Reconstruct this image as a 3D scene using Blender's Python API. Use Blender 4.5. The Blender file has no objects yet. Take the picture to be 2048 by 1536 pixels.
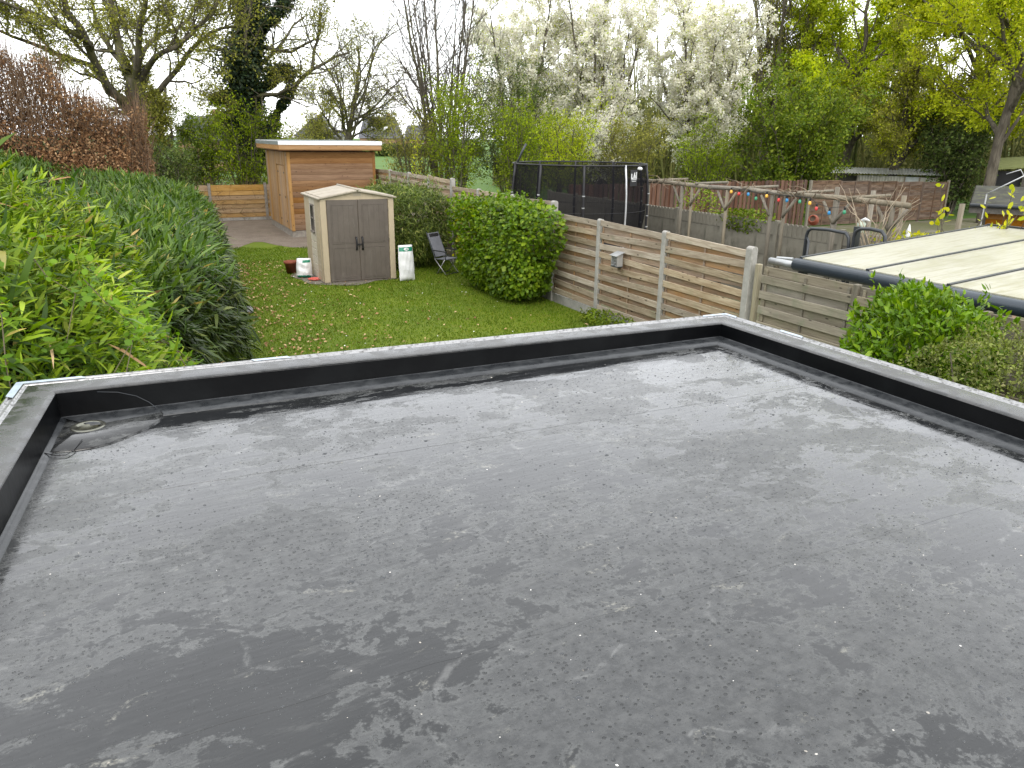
import bpy, bmesh, math, random
import numpy as np
from mathutils import Matrix, Vector

# ------------------------------------------------------------------ camera, sky, sun, exposure
scene = bpy.context.scene
R = math.radians
cam_d = bpy.data.cameras.new("camera")
cam = bpy.data.objects.new("camera", cam_d)
scene.collection.objects.link(cam)
cam_d.sensor_width = 36.0
cam_d.lens = 36.0 * 1500 / 2048
cam_d.clip_start = 0.05
cam_d.clip_end = 3000
pitch, yaw, roll = R(18.2), R(26.0), R(0.6)
fwd = Vector((math.sin(yaw) * math.cos(pitch), math.cos(yaw) * math.cos(pitch), -math.sin(pitch)))
rt = Vector((math.cos(yaw), -math.sin(yaw), 0))
up = rt.cross(fwd)
rt2 = math.cos(roll) * rt + math.sin(roll) * up
up2 = math.cos(roll) * up - math.sin(roll) * rt
m3 = Matrix((rt2, up2, -fwd)).transposed()
cam.matrix_world = Matrix.Translation((0, 0, 3.7)) @ m3.to_4x4()
scene.camera = cam

SUN_EL, SUN_AZ = R(52), R(200)
world = bpy.data.worlds.new("World")
scene.world = world
world.use_nodes = True
wt = world.node_tree
wt.nodes.clear()
w_out = wt.nodes.new("ShaderNodeOutputWorld")
sky = wt.nodes.new("ShaderNodeTexSky")
sky.sky_type = 'NISHITA'
sky.sun_disc = False
sky.sun_elevation = SUN_EL
sky.sun_rotation = SUN_AZ
sky.dust_density = 4.0
bg1 = wt.nodes.new("ShaderNodeBackground")
bg1.inputs[1].default_value = 0.05
wt.links.new(sky.outputs[0], bg1.inputs[0])
# thin closed cloud deck: nearly even luminance all round, with soft cloud mottling
tc = wt.nodes.new("ShaderNodeTexCoord")
sep = wt.nodes.new("ShaderNodeSeparateXYZ")
wt.links.new(tc.outputs["Generated"], sep.inputs[0])
el = wt.nodes.new("ShaderNodeMath"); el.operation = 'MAXIMUM'; el.inputs[1].default_value = 0.0
wt.links.new(sep.outputs[2], el.inputs[0])
lz = wt.nodes.new("ShaderNodeMath"); lz.operation = 'MULTIPLY_ADD'
lz.inputs[1].default_value = -0.10; lz.inputs[2].default_value = 1.0
wt.links.new(el.outputs[0], lz.inputs[0])
cn = wt.nodes.new("ShaderNodeTexNoise")
cn.inputs["Scale"].default_value = 2.2; cn.inputs["Detail"].default_value = 4
wt.links.new(tc.outputs["Generated"], cn.inputs["Vector"])
cm = wt.nodes.new("ShaderNodeMapRange")
cm.inputs[3].default_value = 0.86; cm.inputs[4].default_value = 1.14
wt.links.new(cn.outputs[0], cm.inputs[0])
mu = wt.nodes.new("ShaderNodeMath"); mu.operation = 'MULTIPLY'
wt.links.new(lz.outputs[0], mu.inputs[0]); wt.links.new(cm.outputs[0], mu.inputs[1])
bg2 = wt.nodes.new("ShaderNodeBackground")
bg2.inputs[0].default_value = (0.985, 0.992, 1.0, 1)
sc_ = wt.nodes.new("ShaderNodeMath"); sc_.operation = 'MULTIPLY'; sc_.inputs[1].default_value = 1.75
wt.links.new(mu.outputs[0], sc_.inputs[0]); wt.links.new(sc_.outputs[0], bg2.inputs[1])
addb = wt.nodes.new("ShaderNodeAddShader")
wt.links.new(bg1.outputs[0], addb.inputs[0]); wt.links.new(bg2.outputs[0], addb.inputs[1])
wt.links.new(addb.outputs[0], w_out.inputs[0])

sun_d = bpy.data.lights.new("sun", 'SUN')
sun_d.energy = 0.8
sun_d.angle = R(25)
sun_d.color = (1.0, 0.96, 0.9)
sun = bpy.data.objects.new("sun", sun_d)
scene.collection.objects.link(sun)
sdir = Vector((math.sin(SUN_AZ) * math.cos(SUN_EL), math.cos(SUN_AZ) * math.cos(SUN_EL), math.sin(SUN_EL)))
sun.rotation_euler = sdir.to_track_quat('Z', 'Y').to_euler()

vs = scene.view_settings
vs.view_transform = 'Standard'
vs.look = 'None'
vs.gamma = 1.0
vs.exposure = 0.5
vs.use_curve_mapping = False
scene.cycles.max_bounces = 6
scene.cycles.transparent_max_bounces = 12

# ------------------------------------------------------------------ helpers
COL = scene.collection


def link(o, parent=None, loc=None):
    COL.objects.link(o)
    if parent is not None:
        o.parent = parent
    if loc is not None:
        o.location = loc
    return o


def tag(o, label=None, cat=None, group=None, kind=None):
    if label: o["label"] = label
    if cat: o["category"] = cat
    if group: o["group"] = group
    if kind: o["kind"] = kind
    return o


def empty(name, loc=(0, 0, 0), label=None, cat=None, group=None, rz=0):
    o = bpy.data.objects.new(name, None)
    o.empty_display_size = 0.2
    link(o, None, loc)
    o.rotation_euler = (0, 0, rz)
    return tag(o, label, cat, group)


def npmesh(name, V, Q=None, T=None, mat=None, smooth=False):
    V = np.ascontiguousarray(V, dtype=np.float32)
    me = bpy.data.meshes.new(name)
    me.vertices.add(len(V))
    me.vertices.foreach_set("co", V.ravel())
    idx, start, off = [], [], 0
    if Q is not None and len(Q):
        Q = np.asarray(Q, dtype=np.int32); idx.append(Q.ravel()); start.append(np.arange(len(Q)) * 4); off = len(Q) * 4
    if T is not None and len(T):
        T = np.asarray(T, dtype=np.int32); idx.append(T.ravel()); start.append(off + np.arange(len(T)) * 3)
    idx = np.concatenate(idx); start = np.concatenate(start).astype(np.int32)
    me.loops.add(len(idx)); me.loops.foreach_set("vertex_index", idx.astype(np.int32))
    me.polygons.add(len(start)); me.polygons.foreach_set("loop_start", start)
    if smooth:
        me.polygons.foreach_set("use_smooth", np.ones(len(start), dtype=bool))
    me.update(calc_edges=True)
    if mat: me.materials.append(mat)
    return me


def mobj(name, me, parent=None, loc=None, rot=None):
    o = bpy.data.objects.new(name, me)
    link(o, parent, loc)
    if rot is not None: o.rotation_euler = rot
    return o


class G:
    """collects shapes of one mesh"""
    def __init__(s): s.v = []; s.f = []

    def add(s, vs, fs):
        b = len(s.v); s.v += [tuple(p) for p in vs]; s.f += [tuple(b + i for i in f) for f in fs]; return s

    def box(s, x0, x1, y0, y1, z0, z1):
        return s.add([(x0, y0, z0), (x1, y0, z0), (x1, y1, z0), (x0, y1, z0), (x0, y0, z1), (x1, y0, z1), (x1, y1, z1), (x0, y1, z1)],
                     [(0, 3, 2, 1), (4, 5, 6, 7), (0, 1, 5, 4), (1, 2, 6, 5), (2, 3, 7, 6), (3, 0, 4, 7)])

    def beam(s, a, b, w, h, upv=(0, 0, 1)):
        a, b = Vector(a), Vector(b); t = (b - a).normalized(); u = Vector(upv)
        sd = t.cross(u)
        if sd.length < 1e-4: sd = t.cross(Vector((1, 0, 0)))
        sd.normalize(); u = sd.cross(t)
        P = []
        for c in (a, b):
            for i, j in ((-1, -1), (1, -1), (1, 1), (-1, 1)): P.append(c + sd * (i * w / 2) + u * (j * h / 2))
        return s.add(P, [(0, 1, 2, 3), (7, 6, 5, 4), (0, 4, 5, 1), (1, 5, 6, 2), (2, 6, 7, 3), (3, 7, 4, 0)])

    def tube(s, pts, r, n=8, cap=True):
        pts = [Vector(p) for p in pts]; k = len(pts)
        rs = r if isinstance(r, (list, tuple)) else [r] * k
        P = []; ref = None
        for i, p in enumerate(pts):
            t = (pts[min(i + 1, k - 1)] - pts[max(i - 1, 0)]).normalized()
            if ref is None:
                ref = t.cross(Vector((0, 0, 1)))
                if ref.length < 1e-3: ref = t.cross(Vector((1, 0, 0)))
            ref = (ref - t * ref.dot(t)).normalized(); b = t.cross(ref)
            for j in range(n):
                a = 2 * math.pi * j / n; P.append(p + (ref * math.cos(a) + b * math.sin(a)) * rs[i])
        F = [(i * n + j, i * n + (j + 1) % n, (i + 1) * n + (j + 1) % n, (i + 1) * n + j) for i in range(k - 1) for j in range(n)]
        if cap: F += [tuple(range(n - 1, -1, -1)), tuple((k - 1) * n + j for j in range(n))]
        return s.add(P, F)

    def lathe(s, prof, n=20, c=(0, 0, 0)):
        P = [(c[0] + r * math.cos(2 * math.pi * j / n), c[1] + r * math.sin(2 * math.pi * j / n), c[2] + z) for r, z in prof for j in range(n)]
        return s.add(P, [(i * n + j, i * n + (j + 1) % n, (i + 1) * n + (j + 1) % n, (i + 1) * n + j) for i in range(len(prof) - 1) for j in range(n)])

    def prism(s, poly, h, axis='z', o=0.0):
        n = len(poly)
        f = {'z': lambda a, b, c: (a, b, c), 'y': lambda a, b, c: (a, c, b), 'x': lambda a, b, c: (c, a, b)}[axis]
        P = [f(a, b, o) for a, b in poly] + [f(a, b, o + h) for a, b in poly]
        return s.add(P, [tuple(range(n)), tuple(range(2 * n - 1, n - 1, -1))] + [(i, (i + 1) % n, n + (i + 1) % n, n + i) for i in range(n)])

    def mesh(s, name, mat, smooth=False, bevel=0, seg=1):
        me = bpy.data.meshes.new(name)
        me.from_pydata(s.v, [], s.f)
        bm = bmesh.new(); bm.from_mesh(me)
        bmesh.ops.recalc_face_normals(bm, faces=bm.faces)
        if bevel:
            bmesh.ops.bevel(bm, geom=list(bm.edges), offset=bevel, segments=seg, affect='EDGES', profile=0.5)
        if smooth:
            for f in bm.faces: f.smooth = True
        bm.to_mesh(me); bm.free()
        if mat: me.materials.append(mat)
        return me

    def build(s, name, mat, parent=None, loc=None, smooth=False, bevel=0, seg=1, rot=None):
        return mobj(name, s.mesh(name, mat, smooth, bevel, seg), parent, loc, rot)


def nrm(a):
    return a / np.maximum(np.linalg.norm(a, axis=-1, keepdims=True), 1e-9)


# ------------------------------------------------------------------ material helpers
class NT:
    def __init__(s, name, rough=0.6, spec=0.4, col=(0.5, 0.5, 0.5)):
        s.m = bpy.data.materials.new(name); s.m.use_nodes = True
        s.t = s.m.node_tree; s.b = s.t.nodes["Principled BSDF"]; s.out = s.t.nodes["Material Output"]
        s.b.inputs["Roughness"].default_value = rough
        s.b.inputs["Specular IOR Level"].default_value = spec
        s.b.inputs["Base Color"].default_value = (*col, 1)

    def n(s, typ, **kw):
        nd = s.t.nodes.new("ShaderNode" + typ)
        for k, v in kw.items(): setattr(nd, k, v)
        return nd

    def put(s, sock, v):
        if v is None: return
        if hasattr(v, "is_linked"): s.t.links.new(v, sock)
        elif isinstance(v, (tuple, list)) and len(v) == 3 and sock.type == 'RGBA': sock.default_value = (*v, 1)
        elif sock.type == 'RGBA' and isinstance(v, (int, float)): sock.default_value = (v, v, v, 1)
        else: sock.default_value = v

    def math(s, op, a, b=0.5, c=None, clamp=False):
        nd = s.n("Math", operation=op, use_clamp=clamp); s.put(nd.inputs[0], a); s.put(nd.inputs[1], b)
        if c is not None: s.put(nd.inputs[2], c)
        return nd.outputs[0]

    def noise(s, vec, scale, detail=4, rough=0.55, dist=0.0):
        nd = s.n("TexNoise"); s.put(nd.inputs["Vector"], vec); nd.inputs["Scale"].default_value = scale
        nd.inputs["Detail"].default_value = detail; nd.inputs["Roughness"].default_value = rough; nd.inputs["Distortion"].default_value = dist
        return nd.outputs["Fac"]

    def voro(s, vec, scale, feature='F1', out="Distance", rnd=1.0):
        nd = s.n("TexVoronoi", feature=feature); s.put(nd.inputs["Vector"], vec); nd.inputs["Scale"].default_value = scale
        nd.inputs["Randomness"].default_value = rnd
        return nd.outputs[out]

    def ramp(s, fac, stops, interp='LINEAR'):
        nd = s.n("ValToRGB"); s.put(nd.inputs[0], fac); cr = nd.color_ramp; cr.interpolation = interp
        while len(cr.elements) < len(stops): cr.elements.new(0.5)
        for e, (p, c) in zip(cr.elements, stops):
            e.position = p; e.color = (c, c, c, 1) if isinstance(c, (int, float)) else (*c, 1)
        return nd.outputs[0]

    def rng(s, fac, a, b, c=0.0, d=1.0, smooth=True):
        nd = s.n("MapRange"); nd.interpolation_type = 'SMOOTHSTEP' if smooth else 'LINEAR'
        s.put(nd.inputs[0], fac)
        for i, v in enumerate((a, b, c, d)): s.put(nd.inputs[i + 1], v)
        return nd.outputs[0]

    def mix(s, fac, a, b, mode='MIX'):
        nd = s.n("Mix", data_type='RGBA', blend_type=mode); s.put(nd.inputs[0], fac); s.put(nd.inputs[6], a); s.put(nd.inputs[7], b)
        return nd.outputs[2]

    def mapping(s, vec, scale=(1, 1, 1), loc=(0, 0, 0), rot=(0, 0, 0)):
        nd = s.n("Mapping"); s.put(nd.inputs[0], vec); nd.inputs["Scale"].default_value = scale
        nd.inputs["Rotation"].default_value = rot
        s.put(nd.inputs["Location"], loc) if not isinstance(loc, tuple) else setattr(nd.inputs["Location"], "default_value", loc)
        return nd.outputs[0]

    def obj(s): return s.n("TexCoord").outputs["Object"]
    def pos(s): return s.n("NewGeometry").outputs["Position"]
    def rnd(s): return s.n("ObjectInfo").outputs["Random"]
    def island(s): return s.n("NewGeometry").outputs["Random Per Island"]

    def bump(s, h, strength=0.3, dist=0.01, normal=None):
        nd = s.n("Bump"); nd.inputs["Strength"].default_value = strength; nd.inputs["Distance"].default_value = dist
        s.put(nd.inputs["Height"], h)
        if normal is not None: s.put(nd.inputs["Normal"], normal)
        return nd.outputs[0]

    def set(s, **kw):
        names = dict(col="Base Color", rough="Roughness", nor="Normal", metal="Metallic", spec="Specular IOR Level", alpha="Alpha")
        for k, v in kw.items(): s.put(s.b.inputs[names[k]], v)
        return s.m


def m_plain(name, col, rough=0.5, spec=0.4, metal=0.0, var=0.12, scale=6.0, dirt=None, bump=0.0):
    k = NT(name, rough, spec)
    v = k.obj()
    n = k.noise(v, scale, 5)
    c = k.mix(k.rng(n, 0.3, 0.7), tuple(x * (1 - var) for x in col), tuple(min(1, x * (1 + var)) for x in col))
    if dirt is not None:
        d = k.noise(k.mapping(v, (1, 1, 0.35)), scale * 1.7, 7, 0.65, 0.5)
        c = k.mix(k.rng(d, 0.52, 0.72, 0, 0.75), c, dirt)
    k.set(col=c, metal=metal)
    if bump: k.set(nor=k.bump(k.noise(v, scale * 12, 4), bump, 0.004))
    return k.m


def m_wood(name, c1, c2, c3, axis='x', rough=0.75, knots=True, green=None, var=0.35):
    """weathered boards: grain along the local axis, every board its own tone"""
    k = NT(name, rough, 0.25)
    ob, r = k.obj(), k.rnd()
    off = k.n("CombineXYZ"); k.put(off.inputs[0], k.math('MULTIPLY', r, 37.0)); k.put(off.inputs[1], k.math('MULTIPLY', r, 91.0)); k.put(off.inputs[2], k.math('MULTIPLY', r, 53.0))
    ad = k.n("VectorMath", operation='ADD'); k.put(ad.inputs[0], ob); k.put(ad.inputs[1], off.outputs[0])
    sx = {'x': (0.9, 14, 14), 'y': (14, 0.9, 14), 'z': (14, 14, 0.9)}[axis]
    sb = {'x': (0.6, 2.2, 2.2), 'y': (2.2, 0.6, 2.2), 'z': (2.2, 2.2, 0.6)}[axis]
    g = k.noise(k.mapping(ad.outputs[0], sx), 2.4, 6, 0.6, 0.6)
    big = k.noise(k.mapping(ad.outputs[0], sb), 1.8, 5, 0.6, 0.3)
    c = k.mix(k.rng(big, 0.36, 0.62), c1, c2)
    c = k.mix(k.rng(g, 0.35, 0.75, 0, 0.7), c, c3)
    if green is not None:
        gm = k.noise(ad.outputs[0], 2.6, 6, 0.65, 0.4)
        c = k.mix(k.rng(gm, 0.52, 0.7, 0, 0.6), c, green)
    if knots:
        kv = {'x': (3.2, 8, 8), 'y': (8, 3.2, 8), 'z': (8, 8, 3.2)}[axis]
        kd = k.voro(k.mapping(ad.outputs[0], kv), 1.0)
        c = k.mix(k.rng(kd, 0.06, 0.15, 0.85, 0), c, tuple(x * 0.3 for x in c3))
    hs = k.n("HueSaturation"); k.put(hs.inputs["Color"], c)
    k.put(hs.inputs["Value"], k.rng(r, 0, 1, 1 - var, 1 + var, False))
    k.put(hs.inputs["Saturation"], k.rng(k.math('FRACT', k.math('MULTIPLY', r, 7.3)), 0, 1, 0.75, 1.15, False))
    k.set(col=hs.outputs[0], nor=k.bump(g, 0.35, 0.004))
    return k.m


def m_leaf(name, stops, trans=0.35, rough=0.45, spec=0.35, patch=0.35, pscale=0.8, tcol=1.25):
    """leaves: a tone for every leaf, soft drifts through the plant, light passing through"""
    k = NT(name, rough + .08, spec * .45)
    c = k.ramp(k.island(), stops)
    n = k.noise(k.pos(), pscale, 3)
    hs = k.n("HueSaturation"); k.put(hs.inputs["Color"], c)
    k.put(hs.inputs["Value"], k.rng(n, 0.3, 0.7, 1 - patch, 1 + patch))
    k.set(col=hs.outputs[0])
    if trans > 0:
        tr = k.n("BsdfTranslucent")
        h2 = k.n("HueSaturation"); k.put(h2.inputs["Color"], hs.outputs[0]); h2.inputs["Value"].default_value = tcol; h2.inputs["Saturation"].default_value = 1.1
        k.put(tr.inputs[0], h2.outputs[0])
        mx = k.n("MixShader"); mx.inputs[0].default_value = trans
        k.t.links.new(k.b.outputs[0], mx.inputs[1]); k.t.links.new(tr.outputs[0], mx.inputs[2])
        k.t.links.new(mx.outputs[0], k.out.inputs[0])
    return k.m


def m_bark(name, c1, c2, scale=6, moss=None):
    k = NT(name, 0.85, 0.2)
    p = k.pos()
    n = k.noise(k.mapping(p, (1, 1, 0.25)), scale, 7, 0.65, 0.4)
    c = k.mix(k.rng(n, 0.35, 0.65), c1, c2)
    if moss is not None: c = k.mix(k.rng(k.noise(p, 1.3, 5), 0.48, 0.62, 0, 0.8), c, moss)
    k.set(col=c, nor=k.bump(n, 0.5, 0.03))
    return k.m


# ------------------------------------------------------------------ plant geometry
def leaf_geo(rng, P, T, N, L, W, shape='quad', bend=0.15):
    n = len(P); T = nrm(T); N = nrm(N - T * np.sum(N * T, 1, keepdims=True)); S = np.cross(T, N)
    L = np.broadcast_to(np.asarray(L, float), (n,))[:, None]; W = np.broadcast_to(np.asarray(W, float), (n,))[:, None]
    if shape == 'quad':
        V = np.stack([P, P + T * L * .45 + S * W * .5 + N * W * .12, P + T * L - N * L * bend, P + T * L * .45 - S * W * .5 + N * W * .12], 1)
        return V.reshape(-1, 3), np.arange(4 * n).reshape(n, 4), None
    if shape == 'tri':
        V = np.stack([P + S * W * .5, P - S * W * .5, P + T * L], 1)
        return V.reshape(-1, 3), None, np.arange(3 * n).reshape(n, 3)
    a, b = (.28, .68) if shape == 'lance' else (.3, .7)
    wa, wb = (.5, .36) if shape == 'lance' else (.46, .46)
    V = np.stack([P, P + T * L * a + S * W * wa - N * L * bend * a * a, P + T * L * a - S * W * wa - N * L * bend * a * a,
                  P + T * L * b + S * W * wb - N * L * bend * b * b, P + T * L * b - S * W * wb - N * L * bend * b * b, P + T * L - N * L * bend], 1)
    b0 = (np.arange(n) * 6)[:, None]
    Q = b0 + np.array([[1, 2, 4, 3]])
    T3 = np.concatenate([b0 + np.array([[0, 2, 1]]), b0 + np.array([[3, 4, 5]])])
    return V.reshape(-1, 3), Q, T3


def leaves(name, mat, rng, P, T, N, L, W, shape='quad', bend=0.15, parent=None, kind="stuff"):
    V, Q, T3 = leaf_geo(rng, P, T, N, L, W, shape, bend)
    o = mobj(name, npmesh(name, V, Q, T3, mat), parent)
    if kind: o["kind"] = kind
    return o


def grow(rng, st, d, ln, r0, k, wob, trop, tip=0.35):
    n = len(st); P = [st]; p = st; d = nrm(d)
    for i in range(k):
        d = nrm(d + rng.normal(0, wob, (n, 3)) + np.array([0, 0, trop]))
        p = p + d * (ln / k)[:, None]; P.append(p)
    P = np.stack(P, 1)
    return P, r0[:, None] * np.linspace(1, tip, k + 1)[None, :]


def tubes(P, rad, sides):
    n, k, _ = P.shape
    t = np.empty_like(P); t[:, 1:-1] = P[:, 2:] - P[:, :-2]; t[:, 0] = P[:, 1] - P[:, 0]; t[:, -1] = P[:, -1] - P[:, -2]
    t = nrm(t)
    ref = np.where(np.abs(t[:, :1, 2:3]) > .9, np.array([1., 0, 0]), np.array([0, 0, 1.]))
    a = nrm(np.cross(t, np.broadcast_to(ref, t.shape))); b = np.cross(t, a)
    ang = np.arange(sides) * 2 * np.pi / sides
    V = P[:, :, None] + rad[:, :, None, None] * (a[:, :, None] * np.cos(ang)[None, None, :, None] + b[:, :, None] * np.sin(ang)[None, None, :, None])
    base = (np.arange(n) * k * sides)[:, None, None] + (np.arange(k - 1) * sides)[None, :, None]
    j = np.arange(sides)[None, None]; j2 = (j + 1) % sides
    Q = np.stack([base + j, base + j2, base + sides + j2, base + sides + j], -1).reshape(-1, 4)
    return V.reshape(-1, 3), Q


def spawn(rng, P, rad, m, t0, t1, ang, sd):
    """m children on every parent: start points, directions, parent radius there, position along the parent"""
    n, k, _ = P.shape
    t = t0 + (t1 - t0) * (np.arange(m)[None] + rng.random((n, m))) / m
    f = t * (k - 1); i = np.minimum(f.astype(int), k - 2); u = (f - i)[..., None]
    I = np.arange(n)[:, None]
    st = P[I, i] * (1 - u) + P[I, i + 1] * u
    td = nrm(P[I, i + 1] - P[I, i])
    pr = rad[I, i]
    a = np.radians(rng.normal(ang, sd, (n, m)))[..., None]
    q = nrm(np.cross(td, nrm(rng.normal(0, 1, (n, m, 3)))))
    d = td * np.cos(a) + q * np.sin(a)
    return st.reshape(-1, 3), d.reshape(-1, 3), pr.reshape(-1), t.reshape(-1)


def resample(pts, k, rng=None, jit=0.0):
    pts = np.array(pts, float); s = np.r_[0, np.cumsum(np.linalg.norm(np.diff(pts, axis=0), axis=1))]
    u = np.linspace(0, s[-1], k + 1)
    # smooth through the control points
    o = np.stack([np.interp(u, s, pts[:, i]) for i in range(3)], 1)
    for _ in range(2): o[1:-1] = (o[:-2] + 2 * o[1:-1] + o[2:]) / 4
    if rng is not None: o[1:-1] += rng.normal(0, jit, o[1:-1].shape)
    return o, s[-1]


def tree(name, label, loc, stems, levels, leaf, seed, bark, group=None, cat="tree", twig=None):
    """stems: (points relative to loc, r0, r1, part name). levels: successive branch orders. leaf: list of leaf sets"""
    rng = np.random.default_rng(seed)
    root = empty(name, loc, label, cat, group)
    k0 = 10
    P0, R0, L0 = [], [], []
    for pts, r0, r1 in stems:
        o, L = resample(pts, k0, rng, r0 * .25); P0.append(o); R0.append(np.linspace(r0, r1, k0 + 1)); L0.append(L)
    P, rad, ln = np.array(P0), np.array(R0), np.array(L0)
    V, Q = tubes(P, rad, 8)
    mobj("trunk", npmesh(name + "_trunk", V, Q, None, bark, True), root)
    VS, QS, off = [], [], 0
    allP = [P]
    for li, lv in enumerate(levels):
        st, d, pr, t = spawn(rng, P, rad, lv['m'], lv.get('t0', .2), lv.get('t1', 1.), lv['ang'], lv.get('sd', 12))
        pl = np.repeat(ln, lv['m'])
        ln2 = pl * lv['lr'] * (1 - lv.get('top', .35) * t) * np.exp(rng.normal(0, lv.get('ls', .25), len(t)))
        if 'lmin' in lv: ln2 = np.maximum(ln2, lv['lmin'])
        r2 = np.maximum(pr * lv.get('rr', .5), lv.get('rmin', .008))
        P, rad = grow(rng, st, d, ln2, r2, lv.get('k', 4), lv.get('wob', .2), lv.get('trop', .05), lv.get('tip', .4))
        ln = ln2
        V, Q = tubes(P, rad, lv.get('sides', 4))
        VS.append(V); QS.append(Q + off); off += len(V)
        allP.append(P)
    o = mobj("branches", npmesh(name + "_branches", np.concatenate(VS), np.concatenate(QS), None, twig or bark, True), root)
    o["kind"] = "stuff"
    for lf in leaf:
        Pt = allP[lf.get('lv', -1)]; n, k, _ = Pt.shape
        c = lf['n']; t = lf.get('t0', .2) + (1 - lf.get('t0', .2)) * rng.random((n, c)); f = t * (k - 1)
        i = np.minimum(f.astype(int), k - 2); u = (f - i)[..., None]; I = np.arange(n)[:, None]
        X = (Pt[I, i] * (1 - u) + Pt[I, i + 1] * u).reshape(-1, 3)
        if 'keep' in lf: X = X[lf['keep'](X, rng)]
        X = X + rng.normal(0, lf.get('spread', .08), X.shape)
        nn = len(X)
        T = rng.normal(0, 1, (nn, 3)) + np.array([0, 0, lf.get('hang', -.3)])
        N = rng.normal(0, 1, (nn, 3)) + np.array([0, 0, .8])
        s = lf['size'] * np.exp(rng.normal(0, .25, nn))
        leaves(lf.get('name', 'crown'), lf['mat'], rng, X, T, N, s, s * lf.get('wr', .6), lf.get('shape', 'quad'), .1, root)
    return root


def lump_dirs(rng, n, up=True):
    d = nrm(rng.normal(0, 1, (n, 3)))
    if up: d[:, 2] = np.abs(d[:, 2]) * 1.0 - .12
    return nrm(d)


def bush(name, label, cat, loc, rad, h, n, size, wr, mat, seed, shape='quad', lumps=14, lamp=.28, e=2.6, droop=-.2, inner=.55, stems=7, bark=None, group=None, zlow=0.05, gaps=0, sprout=0):
    """leafy mass on stems: lumpy outline, leaves through the outer shell and deeper in"""
    rng = np.random.default_rng(seed)
    root = empty(name, loc, label, cat, group)
    C = lump_dirs(rng, lumps)
    D = lump_dirs(rng, n, False)
    am = rng.random(lumps) * lamp; kk = rng.uniform(6, 18, lumps)
    amp = (am[None] * np.exp(kk[None] * (D @ C.T - 1))).sum(1)
    g = (np.abs(D[:, 0]) ** e + np.abs(D[:, 1]) ** e + np.abs(D[:, 2]) ** e) ** (-1 / e)
    depth = 1 - (1 - inner) * rng.random(n) ** 2.2
    Rr = (g * (0.86 + amp) * depth)[:, None] * D
    X = Rr * np.array([rad[0], rad[1], h * .52]) + np.array([0, 0, h * .48])
    X[:, 2] = np.maximum(X[:, 2], zlow + rng.random(n) * .12)
    if gaps:
        GD = lump_dirs(rng, gaps); GD[:, 2] *= .5; GD = nrm(GD)
        near = (D @ GD.T).max(1)
        keep = (near < .955 + .03 * rng.random(n)) | (depth < .80) | (rng.random(n) < .12)
        X, D = X[keep], D[keep]; n = len(X)
    if sprout:
        sd = lump_dirs(rng, sprout); sd[:, 2] = np.abs(sd[:, 2]) + .25; sd = nrm(sd)
        gg_ = (np.abs(sd) ** e).sum(1) ** (-1 / e)
        base = sd * (gg_ * .86)[:, None] * np.array([rad[0], rad[1], h * .52]) + np.array([0, 0, h * .48])
        dr = nrm(sd * .5 + rng.normal(0, .25, sd.shape) + np.array([0, 0, .9])); ln = rng.uniform(.5, 1.6, sprout) * size * 3.0
        tt = rng.random((sprout, 13)) ** .8
        XS = (base[:, None] + dr[:, None] * (tt * ln[:, None])[..., None]).reshape(-1, 3) + rng.normal(0, size * .12, (sprout * 13, 3))
        X = np.concatenate([X, XS]); D = np.concatenate([D, np.repeat(dr, 13, 0)]); n = len(X)
    T = D * .7 + rng.normal(0, .7, (n, 3)) + np.array([0, 0, droop])
    N = D + rng.normal(0, .5, (n, 3)) + np.array([0, 0, .5])
    s = size * np.exp(rng.normal(0, .22, n))
    leaves("foliage", mat, rng, X, T, N, s, s * wr, shape, .12, root)
    if stems:
        g_ = G()
        for i in range(stems):
            a = rng.uniform(0, 6.28); b = np.array([math.cos(a) * rad[0] * .25, math.sin(a) * rad[1] * .5, 0])
            tpt = np.array([math.cos(a) * rad[0] * .8, math.sin(a) * rad[1] * .8, h * rng.uniform(.6, .92)])
            md = (b + tpt) / 2 + rng.normal(0, .08, 3) + np.array([0, 0, h * .08])
            o, _ = resample([b, md, tpt], 5)
            g_.tube([tuple(q) for q in o], [.02 * max(1, h / 2) * (1 - .14 * j) for j in range(6)], 5, False)
        o = g_.build("stems", bark or M['bark'], root, smooth=True); o["kind"] = "stuff"
    return root


M = {}
# ------------------------------------------------------------------ materials
M['bark'] = m_bark("bark", (.05, .042, .032), (.12, .105, .08), 6)
M['bark_moss'] = m_bark("mossy_bark", (.055, .047, .036), (.13, .115, .085), 5, (.085, .085, .03))
M['twig'] = m_bark("twig_bark", (.07, .058, .04), (.13, .11, .07), 3)
M['twig_red'] = m_bark("beech_twig", (.0950, .0578, .0350), (.1900, .1260, .0800), 3)


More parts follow.
